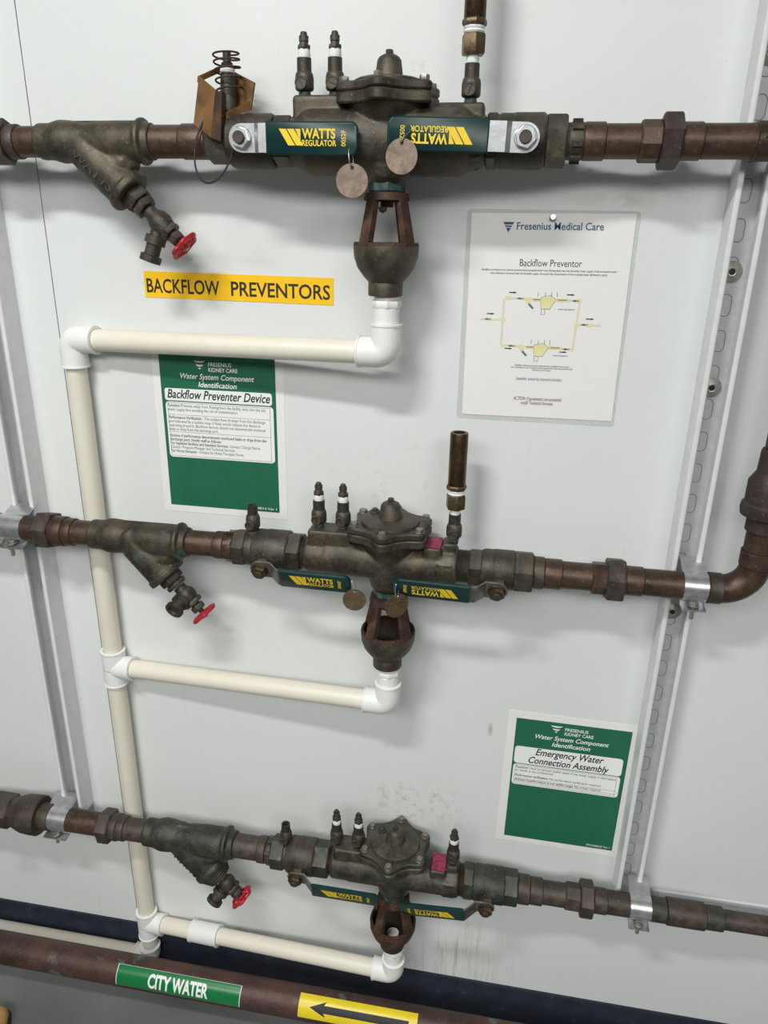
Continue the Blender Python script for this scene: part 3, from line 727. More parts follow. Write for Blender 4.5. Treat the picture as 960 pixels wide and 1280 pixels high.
t, (fnTL, fTL) = ball_valve(TOP, [('hex', 262, 290, 27.5, BRONZE_D), ('body', 290, 345, 35, BRONZE_D), ('hex', 344, 367, 31, BRONZE_D)], 'bronze ball valve with green lever and silver plate, left on the upper line',
    u_piv=303, phi=0.02, h0=0.046, sgn=1, len0=0.033, len1=0.150, tilt=-0.01, wd=0.0375, bend=0.004, code='0052F', platem=STEEL)
pv, CT = preventer(TOP, 485, (366, 608), 0.0392, True, [(381, 'l', 'cap'), (419, 'l', 'cap'), (588, 'r', 'tube')], 'dark bronze backflow preventer on the upper line, its cover seen edge on', BRONZE)
t, (fnTR, fTR) = ball_valve(TOP, [('hex', 608, 622, 34, BRONZE_D), ('body', 620, 682, 36, BRONZE_D), ('hex', 681, 708, 32.5, BRONZE), ('sleeve', 708, 711, 24, BRONZE)], 'bronze ball valve with upside-down green lever, right on the upper line',
    u_piv=657, phi=0.02, h0=0.046, sgn=-1, len0=0.043, len1=0.165, tilt=-0.03, wd=0.0375, bend=0.004, code='0052F', platem=STEEL)
multi('pipe_coupling', TOP, [('lugs', 711, 729, 28, BRONZE_D), ('sleeve', 729, 756, 25, COPPER)], 'lugged copper adapter right of the right valve on the upper line', 'coupling')
run('copper_pipe', TOP, 'pipe', 756, 799, 22.8, COPPER, 'copper pipe left of the big hex union on the upper line', 'pipe')
multi('pipe_union', TOP, [('oct', 799, 826, 27, COPPER), ('hex', 825, 850, 35, MAROON), ('sleeve', 850, 877, 25, COPPER)], 'copper union with a big dark hex nut on the upper line', 'union')
run('copper_pipe', TOP, 'pipe', 877, 943, 23.2, COPPER, 'copper pipe crossing the right strut on the upper line', 'pipe')
t = thing('pipe_coupling', 'slit copper sleeve at the right edge of the upper line', 'coupling', V((TOP.X(965), TOP.y, TOP.z - 0.03)))
b = bmesh.new(); x0 = TOP.X(942); r = TOP.R(950, 26)
lathe(b, [(0, r-0.001), (0.001, r), (0.09, r), (0.09, r*0.9)], (x0, TOP.y, TOP.z), XA); obj('sleeve', b, COPPER, t)
b = bmesh.new(); bbox(b, (x0 + 0.045, TOP.y - r*0.985, TOP.z + 0.003), (0.075, 0.004, 0.0035), bev=0.0004); obj('slit', b, BLACK, t)
b = bmesh.new(); bbox(b, (x0 + 0.055, TOP.y - r*0.99, TOP.z - 0.001), (0.055, 0.005, 0.0026), bev=0.0006); obj('slit_lip', b, COPPER_B, t)
run('copper_pipe', TOP, 'pipe', 1045, 1900, 23.2, COPPER, 'copper pipe leaving the frame at the right of the upper line', 'pipe')
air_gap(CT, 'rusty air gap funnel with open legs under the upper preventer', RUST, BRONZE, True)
def tagpos(u, v, dep): return pt(u, v, dep)
disc_tag(pt(440, 226, 0.121), 0.0198, 'round pinkish metal tag hanging under the left lever of the upper line', TAGM, pt(437.5, 186, 0.121), 0.12)
disc_tag(pt(502, 195.5, 0.129), 0.0200, 'round brown metal tag hanging on the right lever of the upper line', TAGM, pt(514, 165, 0.124), -0.15)

# rusty lock bracket with spring on the left upper valve
def bracket():
    zt, zb = 0.0, 0.0
    root = thing('lock_bracket', 'orange rusty folded bracket with coil spring standing on the upper left valve', 'bracket', pt(282, 160, 0.08))
    zT = pt(281, 100, 0.066).z; zB = pt(281, 166, 0.066).z
    Lt, Lb = pt(248.6, 95.3, 0.078), pt(241.8, 155, 0.078); Ft, Fb = pt(269, 112.5, 0.102), pt(263.5, 172, 0.104)
    Gt, Gb = pt(277, 115, 0.099), pt(276, 177, 0.101); Ht, Hb = pt(283, 118, 0.088), pt(281, 168, 0.090)
    Bt, Bb = pt(278, 82, 0.045), pt(272, 140, 0.045); Rt, Rb = pt(318, 103, 0.062), pt(313, 137, 0.062)
    Bt2, Lt2 = pt(277, 90, 0.045), pt(248, 103, 0.078); Qt, Qb = pt(283, 140, 0.092), pt(284, 149, 0.092)
    def plate(b, q, t=0.0026):
        n = (q[1]-q[0]).cross(q[3]-q[0]).normalized()*t
        if n.y < 0: n = -n
        vs = [b.verts.new(p) for p in q] + [b.verts.new(p + n) for p in q]
        for k in ((0,1,2,3),(4,5,6,7),(0,1,5,4),(1,2,6,5),(2,3,7,6),(3,0,4,7)): b.faces.new([vs[i] for i in k])
    b = bmesh.new(); plate(b, [Lb, Fb, Ft, Lt]); obj('front_plate', b, RUST_O, root)
    b = bmesh.new(); plate(b, [Fb, Gb, Gt, Ft]); plate(b, [Gb, Hb, Ht, Gt]); obj('folded_lip', b, RUST, root)
    b = bmesh.new(); plate(b, [Lt2, Bt2, Bt, Lt]); obj('top_bar', b, RUST_O, root)
    b = bmesh.new(); plate(b, [Bb, Rb, Rt, Bt]); plate(b, [Qb, Rb, Rb + ZA*0.010, Qt]); obj('right_plate', b, RUST_O, root)
    P = V((pt(286, 120, 0.066).x, -0.066, 0))
    b = bmesh.new(); o = P
    lathe(b, [(zB-0.01, 0.009), (zB+0.012, 0.009), (zB+0.013, 0.0105), (zT+0.004, 0.0098), (zT+0.008, 0.0085)], o, ZA, 24); po = obj('post', b, BRONZE_D, root)
    b = bmesh.new(); cyl(b, zT+0.0075, zT+0.0125, 0.0095, o, ZA, 24); obj('thread_tape', b, TAPE, root)
    b = bmesh.new(); hexa(b, zT+0.0125, zT+0.019, 0.0082, o, ZA, 6, 0.2); cyl(b, zT+0.018, zT+0.032, 0.0052, o, ZA, 20); obj('flare_cap', b, IRONB, root)
    b = bmesh.new(); pts = []
    n = 5*28
    z0s, z1s = pt(286, 118, 0.066).z, pt(286, 65, 0.066).z
    for k in range(n + 1):
        t = k/n; a = 2*PI*5*t + 2.0
        zz = z0s + (z1s - z0s)*(1 - (1 - t)**1.35)
        pts.append(o + V((math.cos(a)*0.0165 + 0.003*(0.5-t), math.sin(a)*0.0165, zz)))
    tube(b, pts, 0.0012, 8); obj('coil_spring', b, RUST, root)
bracket()
b = bmesh.new(); c = pt(268, 182, 0.098); P = []
for k in range(40):
    a = 2*PI*k/40; P.append(c + V((0.026*math.cos(a) + 0.006*math.sin(a), 0.012*math.sin(a) , 0.045*math.sin(a))))
tube(b, P, 0.0013, 8, True); tag(obj('wire_loop', b, BLACK), 'thin black cable loop hanging round the valve under the rusty bracket', 'cable')

# ==================================================================== MIDDLE LINE
run('copper_pipe', MID, 'pipe', -500, 52, 15.5, COPPER, 'copper pipe through the left clamp on the middle line', 'pipe')
multi('pipe_union', MID, [('hex', 51, 69, 23, COPPER_B), ('sleeve', 68, 84, 19, COPPER), ('sleeve', 83, 95, 17.5, COPPER)], 'copper union with weathered hex nut left of the middle strainer', 'union')
run('copper_pipe', MID, 'pipe', 95, 116, 15.7, COPPER, 'short copper pipe between the left union and the middle strainer', 'pipe')
root, B, d, re = strainer(MID, 116, 237, 18.5, 22, (164, 670), (211, 720), 23.5, 'bronze Y strainer with green patches on the middle line', BRONZE_M, 'WATTS', (0.16, -0.52, 0.68, 0.86))
bibb(MID, B, d, re, [(0.0, 0.012, 0.0205), (0.014, 0.022, 0.0185), (0.024, 0.055, 0.0165)], 'bronze drain valve with red handwheel under the middle strainer', BRONZE_D, 0.0235, (-0.008, -0.036, -0.012))
run('copper_pipe', MID, 'pipe', 237, 270, 15.7, COPPER, 'reddish copper pipe right of the middle strainer', 'pipe')
multi('pipe_coupling', MID, [('sleeve', 270, 283, 17.5, COPPER), ('lugs', 283, 296, 19.5, COPPER)], 'copper adapter left of the left valve on the middle line', 'coupling')
tL, (fnML, fML) = ball_valve(MID, [('hex', 295, 311, 23, BRONZE_D), ('sleeve', 310, 322, 22, BRONZE_D), ('body', 320, 364, 25.5, BRONZE_D), ('hex', 362, 379, 24, BRONZE_D), ('thread', 379, 385, 20, BRONZE_D)], 'bronze ball valve with green lever and capless cock, left on the middle line',
    u_piv=326, phi=0.40, h0=0.041, sgn=1, len0=0.034, len1=0.146, tilt=-0.012, wd=0.0365, bend=0.013, code='0046F', platem=LEVERM, nutm=BRASS)
zz = MID.z + 0.027
b = bmesh.new(); cyl(b, -0.008, 0.004, 0.012, (solve_x(317, MID.y, zz), MID.y, zz), ZA, 24); obj('boss', b, BRONZE_D, tL)
test_cock(tL, V((solve_x(317, MID.y, zz), MID.y, zz + 0.002)), 'open')
pv, CM = preventer(MID, 487, (384, 572), 0.0305, False, [(399, 'l', 'cap'), (429, 'l', 'cap'), (567, 'r', 'tube')], 'bronze backflow preventer on the middle line, bolted star cover tilted into view', BRONZE, plate=True)
tR, (fnMR, fMR) = ball_valve(MID, [('thread', 571, 587, 21, BRONZE_D), ('hex', 586, 603, 23.5, BRONZE_D), ('body', 601, 644, 25, BRONZE_D), ('hex', 642, 666, 26, BRONZE), ], 'bronze ball valve with upside-down green lever, right on the middle line',
    u_piv=621, phi=0.40, h0=0.041, sgn=-1, len0=0.038, len1=0.152, tilt=-0.03, wd=0.0365, bend=0.013, code='0046F', platem=LEVERM, nutm=BRASS)
multi('pipe_coupling', MID, [('sleeve', 666, 680, 20.5, BRONZE), ('sleeve', 680, 702, 19.3, COPPER)], 'copper sleeve right of the right valve on the middle line', 'coupling')
run('copper_pipe', MID, 'pipe', 702, 739, 17.4, COPPER, 'copper pipe between valve and union on the middle line', 'pipe')
multi('pipe_union', MID, [('oct', 739, 759, 20, COPPER), ('hex', 757, 779, 27.5, COPPER_B), ('sleeve', 779, 803, 18.8, COPPER)], 'copper union with hex nut right on the middle line, below the paper notice', 'union')
run('copper_pipe', MID, 'pipe', 803, 886, 17.4, COPPER, 'copper pipe through the bright clamp on the right strut, middle line', 'pipe')
# elbow rising at the right edge
Pv = pt(948, 690, DEP); xv = Pv.x
t = thing('pipe_elbow', 'copper elbow turning upward at the right edge of the middle line', 'elbow', V((xv - 0.02, MID.y, MID.z - 0.03)))
b = bmesh.new(); re_ = 0.0222; pts = []
rad = 0.042
x_s = xv - rad
for k in range(13):
    a = -PI/2 + (PI/2)*k/12; pts.append(V((xv - rad + rad*math.cos(a), MID.y, MID.z + rad + rad*math.sin(a))))
tube(b, pts, 0.0212, 28); obj('bend', b, COPPER, t, 50)
b = bmesh.new(); xe = MID.X(884); cyl(b, xe, xv - rad + 0.001, 0.0230, (0, MID.y, MID.z), XA, 36); obj('collar', b, BRONZE_D, t)
b = bmesh.new(); cyl(b, MID.z + rad - 0.001, MID.z + rad + 0.022, 0.0230, (xv, MID.y, 0), ZA, 36); obj('collar', b, COPPER, t)
zp = [pt(948 + .215*(690-v), v, DEP).z for v in (664, 656, 640, 622, 600, 560, 545, 440)]
b = bmesh.new(); cyl(b, MID.z + rad + 0.022, zp[0], 0.0207, (xv, MID.y, 0), ZA, 36); tag(obj('copper_pipe', b, COPPER), 'short upright copper pipe above the elbow at the right edge', 'pipe')
t = thing('pipe_union', 'maroon brass union on the upright pipe at the right edge', 'union', V((xv, MID.y, zp[0])))
b = bmesh.new(); z0 = zp[0]
lathe(b, [(z0, 0.0225), (z0+0.001, 0.0240), (z0+0.020, 0.0240), (z0+0.021, 0.022)], (xv, MID.y, 0), ZA, 36); obj('sleeve', b, MAROON, t)
b = bmesh.new()
lathe(b, [(z0+0.020, 0.026), (z0+0.024, 0.034), (z0+0.032, 0.0355), (z0+0.040, 0.0345), (z0+0.043, 0.0315), (z0+0.072, 0.0315), (z0+0.080, 0.027), (z0+0.086, 0.0235)], (xv, MID.y, 0), ZA, 36); obj('union_nut', b, MAROON, t)
b = bmesh.new(); lathe(b, [(z0+0.085, 0.0235), (z0+0.115, 0.0225), (z0+0.118, 0.021)], (xv, MID.y, 0), ZA, 36); obj('sleeve', b, MAROON, t)
b = bmesh.new(); cyl(b, z0+0.118, TOP.z - 0.0215, 0.0190, (xv, MID.y, 0), ZA, 36); cyl(b, TOP.z - 0.052, TOP.z - 0.0217, 0.0222, (xv, MID.y, 0), ZA, 36)
tag(obj('copper_pipe', b, COPPER), 'upright dark pipe rising above the maroon union at the right edge', 'pipe')
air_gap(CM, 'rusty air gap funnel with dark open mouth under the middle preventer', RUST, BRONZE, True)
disc_tag(pt(443, 750, 0.124), 0.0178, 'round brown metal tag hanging under the left lever of the middle line', TAGD, pt(441, 726, 0.124), 0.1)
disc_tag(pt(496, 757, 0.126), 0.0195, 'round olive tag turned sideways under the right lever of the middle line', TAGD, pt(496, 730, 0.126), 0.65)
strap(MID, 4, 33, 15.5, 'shiny steel pipe clamp at the left edge on the middle line')
strap(MID, 852, 882, 17.4, 'shiny steel pipe clamp on the right strut, middle line')

# ==================================================================== BOTTOM LINE
t = thing('union_valve', 'scaly bronze valve end with stem stub at the left edge of the bottom line', 'valve', V((BOT.X(0), BOT.y, BOT.z - 0.03)))
for kind, a, b_, h, nm in (('pipe', -500, 0, 19, 'pipe_stub'), ('hex', -8, 18, 21.5, 'end_hex'), ('cup', 14, 53, 26, 'cup'), ):
    b = bmesh.new(); along(b, BOT, kind, a, b_, h); obj(nm, b, COPPER_B, t)
b = bmesh.new(); so = V((BOT.X(2), BOT.y, BOT.z)); n = V((0, -0.9, -0.43)).normalized(); cyl(b, 0.015, 0.047, 0.010, so, n, 20); hexa(b, 0.042, 0.052, 0.014, so, n, 6); obj('stem', b, COPPER_B, t)
multi('pipe_coupling', BOT, [('sleeve', 52, 66, 17.5, COPPER_B), ('sleeve', 65, 72, 15.8, BRONZE_B)], 'weathered copper sleeve with green ring left of the bottom left clamp', 'coupling')
run('copper_pipe', BOT, 'pipe', 71, 128, 15.2, COPPER, 'spotted copper pipe through the left clamp on the bottom line', 'pipe')
multi('pipe_union', BOT, [('hex', 127, 142, 21.5, COPPER_B), ('sleeve', 141, 150, 18, COPPER_B), ('sleeve', 149, 159, 16.8, COPPER_B)], 'copper union with dark rounded nut left of the bottom strainer', 'union')
run('copper_pipe', BOT, 'pipe', 159, 184, 15, COPPER_B, 'short copper pipe in front of the white drain, bottom line', 'pipe')
root, B, d, re = strainer(BOT, 183, 295, 18.5, 22, (223, 1044), (266, 1086), 21, 'dull green-grey Y strainer on the bottom line', BRONZE_B, 'WATTS', (0.16, -0.55, 0.66, 0.82))
bibb(BOT, B, d, re, [(0.0, 0.014, 0.0185), (0.014, 0.024, 0.0165), (0.022, 0.052, 0.0170)], 'dark drain valve with red and white worn handwheel under the bottom strainer', BRONZE_D, 0.0240, (-0.022, -0.02, -0.034), ribs=True)
run('copper_pipe', BOT, 'pipe', 295, 324, 16, COPPER_B, 'speckled copper pipe right of the bottom strainer', 'pipe')
multi('pipe_coupling', BOT, [('sleeve', 324, 334, 18, COPPER_B), ('lugs', 334, 342, 18.5, COPPER_B)], 'weathered adapter left of the left valve on the bottom line', 'coupling')
tL, (fnBL, fBL) = ball_valve(BOT, [('hex', 341, 358, 21.5, BRONZE_B), ('sleeve', 357, 363, 21, BRONZE_D), ('body', 361, 396, 25, BRONZE_D), ('hex', 394, 413, 23, BRONZE_B), ('thread', 412, 417, 20, BRASS)], 'bronze ball valve with green lever and open cock on top, left on the bottom line',
    u_piv=370, phi=0.27, h0=0.041, sgn=1, len0=0.034, len1=0.158, tilt=-0.005, wd=0.0355, bend=0.017, code='0046F', platem=LEVERM, nutm=BRASS)
zz = BOT.z + 0.026
test_cock(tL, V((solve_x(358, BOT.y, zz), BOT.y, zz)), 'open')
pv, CB = preventer(BOT, 493, (416, 574), 0.0315, False, [(421, 'l', 'cap'), (448, 'l', 'cap'), (566, 'r', 'cap')], 'bronze backflow preventer on the bottom line, star cover seen from above', BRONZE_P, plate=True)
tR, (fnBR, fBR) = ball_valve(BOT, [('thread', 574, 580, 22, BRASS), ('oct', 579, 592, 24, BRONZE_B), ('body', 591, 631, 25, BRONZE_B), ('hex', 629, 647, 23, BRONZE_B)], 'patinated bronze ball valve with upside-down green lever, right on the bottom line',
    u_piv=607, phi=0.27, h0=0.041, sgn=-1, len0=0.036, len1=0.152, tilt=0.105, wd=0.0355, bend=0.017, code='0046F', platem=LEVERM, nutm=BRASS)
multi('pipe_coupling', BOT, [('sleeve', 647, 662, 20, COPPER_B), ('sleeve', 662, 678, 18.5, COPPER_B)], 'weathered copper sleeve right of the right valve on the bottom line', 'coupling')
run('copper_pipe', BOT, 'pipe', 678, 706, 16.3, COPPER_B, 'scuffed copper pipe left of the union on the bottom line', 'pipe')
multi('pipe_union', BOT, [('oct', 706, 725, 18.5, COPPER_B), ('hex', 724, 741, 24, COPPER_B), ('sleeve', 741, 758, 17.5, COPPER_B)], 'weathered union with hex nut right on the bottom line, under the green sign', 'union')
run('copper_pipe', BOT, 'pipe', 758, 812, 16.3, COPPER_B, 'reddish copper pipe through the clamp on the bottom line', 'pipe')
multi('pipe_coupling', BOT, [('sleeve', 812, 832, 17, BRONZE_B), ('sleeve', 832, 880, 18.8, COPPER_B), ('sleeve', 880, 903, 16.8, BRONZE_B)], 'long patinated copper coupling right of the clamp on the bottom line', 'coupling')
run('copper_pipe', BOT, 'pipe', 903, 1900, 15.3, COPPER_B, 'copper pipe leaving the frame at the right of the bottom line', 'pipe')
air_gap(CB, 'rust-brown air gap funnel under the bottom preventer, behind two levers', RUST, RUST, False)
strap(BOT, 60, 88, 15.2, 'shiny steel pipe clamp on the left strut, bottom line')
strap(BOT, 786, 812, 16.3, 'shiny steel pipe clamp below the right strut, bottom line')

# ==================================================================== PVC DRAINS
PD = 0.0195; RP = 0.0167; RC = 0.0212
XV = pt(93, 455, PD).x + 0.0025
def pvc(p0, p1, label):
    p0, p1 = V(p0), V(p1); b = bmesh.new(); cyl(b, 0, (p1-p0).length, RP, p0, p1-p0, 36, 0.0004)
    return tag(obj('drain_pipe', b, PVC), label, 'drain pipe')
def collar(b, o, ax, t0, t1):
    lathe(b, [(t0, RC-0.001), (t0+0.001, RC), (t1-0.0035, RC), (t1-0.003, RC+0.0012), (t1-0.0006, RC+0.0012), (t1, RC), (t1, RP+0.0006), (t1-0.002, RP)], o, ax, 36)
def elbow(c, da, la, db, lb, label):
    c = V(c); da = V(da).normalized(); db = V(db).normalized(); t = thing('drain_elbow', label, 'elbow', c - ZA*RC)
    b = bmesh.new(); rad = 0.015; pts = [c + da*(rad+0.012)]
    for k in range(9):
        s = k/8; pts.append((c + da*rad)*(1-s)**2 + c*2*s*(1-s) + (c + db*rad)*s*s)
    pts.append(c + db*(rad+0.012)); tube(b, pts, RC, 32); obj('bend', b, PVCF, t, 55)
    for dd, l in ((da, la), (db, lb)):
        b = bmesh.new(); collar(b, c, dd, 0.022, l); obj('socket', b, PVCF, t)
    return t
def tee(c, up, dn, dbr, lbr, label):
    c = V(c); dbr = V(dbr).normalized(); t = thing('drain_tee', label, 'tee', c - ZA*dn)
    b = bmesh.new(); collar(b, c, ZA, -0.002, up); collar(b, c, -ZA, -0.002, dn); obj('run', b, PVCF, t)
    b = bmesh.new(); collar(b, c, dbr, 0.005, lbr); obj('branch', b, PVCF, t)
    return t
def adapter(C0, ze, label):
    """threaded adapter under an air gap bowl, down to the elbow"""
    t = thing('drain_adapter', label, 'adapter', C0 + ZA*ze)
    b = bmesh.new(); lathe(b, [(-0.195, 0.0155), (-0.1945, 0.0170), (-0.188, 0.0172), (-0.186, 0.0150)][::-1], C0, ZA, 32); obj('thread', b, PVC, t)
    b = bmesh.new(); hexa(b, -0.2055, -0.195, 0.0205, C0, ZA, 8, 0.2); obj('hex_collar', b, PVCF, t)
    b = bmesh.new(); cyl(b, ze, -0.2055, 0.0183, C0, ZA, 32, 0.0006); obj('neck', b, PVCF, t)
    return t
zT = pt(92, 424, PD).z; zTr = pt(485, 441, DEP).z
z2 = pt(147, 833, PD).z; z2r = pt(485, 878, DEP).z
z3 = pt(186, 1152, PD).z; z3r = pt(490, 1214, DEP).z
ET = V((XV, -PD, zT)); T2 = V((XV, -PD, z2)); T3 = V((XV, -PD, z3))
GT = V((CT.x + 0.002, CT.y, zTr)); GM = V((CM.x + 0.002, CM.y, z2r)); GB = V((CB.x + 0.003, CB.y, z3r))
dT = (GT - ET).normalized(); dM = (GM - T2).normalized(); dB = (GB - T3).normalized()
elbow(ET, -ZA, 0.044, dT, 0.044, 'white drain elbow at the upper left corner of the drain piping')
elbow(GT, ZA, 0.040, -dT, 0.040, 'white drain elbow under the upper air gap funnel')
elbow(GM, ZA, 0.040, -dM, 0.040, 'white drain elbow under the middle air gap funnel')
elbow(GB, ZA, 0.036, -dB, 0.040, 'white drain elbow under the bottom air gap funnel')
tee(T2, 0.036, 0.036, dM, 0.040, 'white drain tee on the upright drain below the middle strainer')
tee(T3, 0.034, 0.036, dB, 0.040, 'white drain tee on the upright drain just above the baseboard')
pvc(ET + dT*0.043, GT - dT*0.039, 'cream level drain pipe above the upper green sign')
pvc(T2 + dM*0.039, GM - dM*0.039, 'cream level drain pipe under the middle line')
pvc(ET - ZA*0.043, T2 + ZA*0.035, 'cream upright drain pipe passing behind the middle line')
pvc(T2 - ZA*0.035, T3 + ZA*0.033, 'cream upright drain pipe passing behind the bottom line')
lB = (GB - T3).length
xa = [((solve_x(u, -0.03, z3) - T3.x)/dB.x) for u in (240, 276)]
pvc(T3 + dB*0.039, T3 + dB*(xa[0]+0.006), 'short cream drain pipe between the bottom tee and white coupling')
pvc(T3 + dB*(xa[1]-0.006), GB - dB*0.039, 'cream level drain pipe along the navy baseboard')
b = bmesh.new(); collar(b, T3 + dB*(xa[0]+xa[1])/2, dB, -0.001, (xa[1]-xa[0])/2); collar(b, T3 + dB*(xa[0]+xa[1])/2, -dB, -0.001, (xa[1]-xa[0])/2)
tag(obj('drain_coupling', b, PVCF), 'white coupling with small marking on the bottom drain pipe', 'coupling')
adapter(CT + V((0.002, 0, 0)), zTr + 0.040 - CT.z, 'white drain adapter screwed under the upper air gap funnel')
adapter(CM + V((0.002, 0, 0)), z2r + 0.040 - CM.z, 'white drain adapter screwed under the middle air gap funnel')
ad = adapter(CB + V((0.003, 0, 0)), z3r + 0.036 - CB.z, 'white drain adapter screwed under the bottom air gap funnel')
b = bmesh.new(); lathe(b, [(-0.195, 0.0125), (-0.160, 0.0125), (-0.156, 0.0110), (-0.156, 0.0080)], CB + V((0.001, -0.002, 0)), ZA, 24); obj('pipe_end', b, PVCF, ad)
# floor-level return to the left
zl = pt(100, 1180, 0.028).z
E3 = V((XV, -PD - 0.004, zl))
pvc(T3 - ZA*0.035, V((XV, -PD, zl + 0.030)), 'tiny cream pipe piece below the bottom drain tee')
elbow(E3, ZA, 0.032, -XA, 0.036, 'white drain elbow behind the city water main')
pvc(E3 - XA*0.035, E3 - XA*1.2, 'cream drain pipe low along the baseboard at the left')

# ==================================================================== CITY WATER MAIN
CD = 0.118; zc = pt(143, 1209.5, CD).z; CR = 0.0305
b = bmesh.new(); lathe(b, [(-2.3, CR), (2.2, CR)], (0, -CD, zc), XA, 64)
main = tag(obj('water_main', b, COPPER_C), 'large maroon weathered copper main along the floor', 'pipe')
def cylmap(x0, el, R):
    """(x along the pipe, arc up, lift) -> point on the main, el = elevation of the sticker's middle line"""
    return lambda x, y, n: V((x0 + x, -CD - math.cos(el + y/R)*(R + n), zc + math.sin(el + y/R)*(R + n)))
def wrap(b, x0, x1, y0, y1, fn, n0, n1, step=12):
    A = [[[b.verts.new(fn(x, y0 + (y1-y0)*k/step, n)) for k in range(step+1)] for x in (x0, x1)] for n in (n0, n1)]
    for n in (0, 1):
        for k in range(step): b.faces.new([A[n][0][k], A[n][0][k+1], A[n][1][k+1], A[n][1][k]])
    for i in (0, 1):
        for k in range(step): b.faces.new([A[0][i][k], A[0][i][k+1], A[1][i][k+1], A[1][i][k]])
    for k in (0, step): b.faces.new([A[0][0][k], A[0][1][k], A[1][1][k], A[1][0][k]])
def wraptext(s, fnc, x, y, h, width, n, bold):
    b = bmesh.new(); text(b, s, lambda a, c, k: V((a, c, 0)), x, y, h, width, bold, 0, 'LEFT', 0)
    return b
def bend(b, fnc, n, ys):
    for yy in ys:
        bmesh.ops.bisect_plane(b, geom=b.verts[:] + b.edges[:] + b.faces[:], dist=1e-7, plane_co=(0, yy, 0), plane_no=(0, 1, 0))
    for v in b.verts: v.co = fnc(v.co.x, v.co.y, n)
xs = [solve_x(u, -CD - CR*0.85, zc + CR*0.5) for u in (146, 299)]
el = math.radians(34); fnc = cylmap(xs[0], el, CR); wd = xs[1] - xs[0]; hh = 0.0195
t = thing('pipe_label', 'green CITY WATER label wrapped on the maroon main', 'label', V((sum(xs)/2, -CD - CR, zc)))
b = bmesh.new(); wrap(b, -0.0014, wd + 0.0014, -hh - 0.0006, hh + 0.0006, fnc, 0.0001, 0.0004); obj('border', b, WHITEP, t)
b = bmesh.new(); wrap(b, 0, wd, -hh, hh, fnc, 0.0004, 0.0007); obj('backing', b, SIGNG2, t)
b = wraptext('CITY WATER', fnc, wd*0.26, -0.0125, 0.035, wd*0.49, 0, 0.034); bend(b, fnc, 0.0011, [-0.02 + 0.0025*k for k in range(17)]); obj('lettering', b, WHITEP, t, recalc=False)
xs = [solve_x(u, -CD - CR*0.75, zc + CR*0.6) for u in (373, 521)]
el = math.radians(45); fnc = cylmap(xs[0], el, CR); wd = xs[1] - xs[0]; hh = 0.0215
t = thing('pipe_label', 'yellow label with black left arrow wrapped on the maroon main', 'label', V((sum(xs)/2, -CD - CR, zc)))
b = bmesh.new(); wrap(b, 0, wd, -hh, hh, fnc, 0.0001, 0.0006); obj('backing', b, YELLOWA, t)
b = bmesh.new()
ar = [(0.095, 0.0), (0.235, 0.0125), (0.215, 0.0060), (0.93, 0.0062), (0.93, -0.0066), (0.215, -0.0066), (0.235, -0.0135)]
vs = [b.verts.new(V((x*wd, y*1.0, 0))) for x, y in ar]; b.faces.new(vs); bmesh.ops.triangulate(b, faces=b.faces[:])
bend(b, fnc, 0.0010, [-0.014 + 0.002*k for k in range(15)]); obj('arrow', b, INK, t, recalc=False)

# ==================================================================== SIGNS ON THE WALL
def sheetfn(tl, tr, bl, off=0.0):
    A, B, C_ = pt(*tl, 0), pt(*tr, 0), pt(*bl, 0)
    ex = (B - A); W = ex.length; ex.normalize(); ey = (C_ - A); H = ey.length
    ey = V((-ex.z, 0, ex.x)) * -1
    if ey.z > 0: ey = -ey
    return (lambda s, t_, n: A + ex*(s*W) + ey*(t_*H) + NY*n), W, H
def flat(b, fn, s0, s1, t0, t1, n0, n1): prism(b, [(s0, t0), (s1, t0), (s1, t1), (s0, t1)], fn, n0, n1)
def stext(b, s, fn, W, H, x, t_, size, width=None, align='LEFT', bold=0.0, shear=0.0, n=0.0):
    """size and width are fractions of sheet width"""
    f2 = lambda a, c, k: fn(a/W, t_ - c/H, k)
    text(b, s, f2, x*W, 0, size*W, width*W if width else None, bold, shear, align, n)
def line(b, fn, W, H, s0, t0, s1, t1, th, n):
    dx, dy = (s1-s0)*W, (t1-t0)*H; l = math.hypot(dx, dy); nx, ny = -dy/l*th/2, dx/l*th/2
    prism(b, [(s0+nx/W, t0+ny/H), (s1+nx/W, t1+ny/H), (s1-nx/W, t1-ny/H), (s0-nx/W, t0-ny/H)], fn, n, n+0.00008)

# yellow label
fn, W, H = sheetfn((179.5, 338.5), (417, 347.5), (179.5, 371))
t = thing('wall_label', 'yellow BACKFLOW PREVENTORS label strip on the wall', 'label', fn(0.5, 1, 0))
b = bmesh.new(); flat(b, fn, 0, 1, 0, 1, 0.0001, 0.0009); obj('strip', b, YELLOWS, t)
b = bmesh.new(); stext(b, 'BACKFLOW', fn, W, H, 0.012, 0.80, 0.098, 0.395, 'LEFT', 0.016, 0, 0.0011); stext(b, 'PREVENTORS', fn, W, H, 0.468, 0.80, 0.098, 0.515, 'LEFT', 0.016, 0, 0.0011)
obj('lettering', b, INK, t, recalc=False)

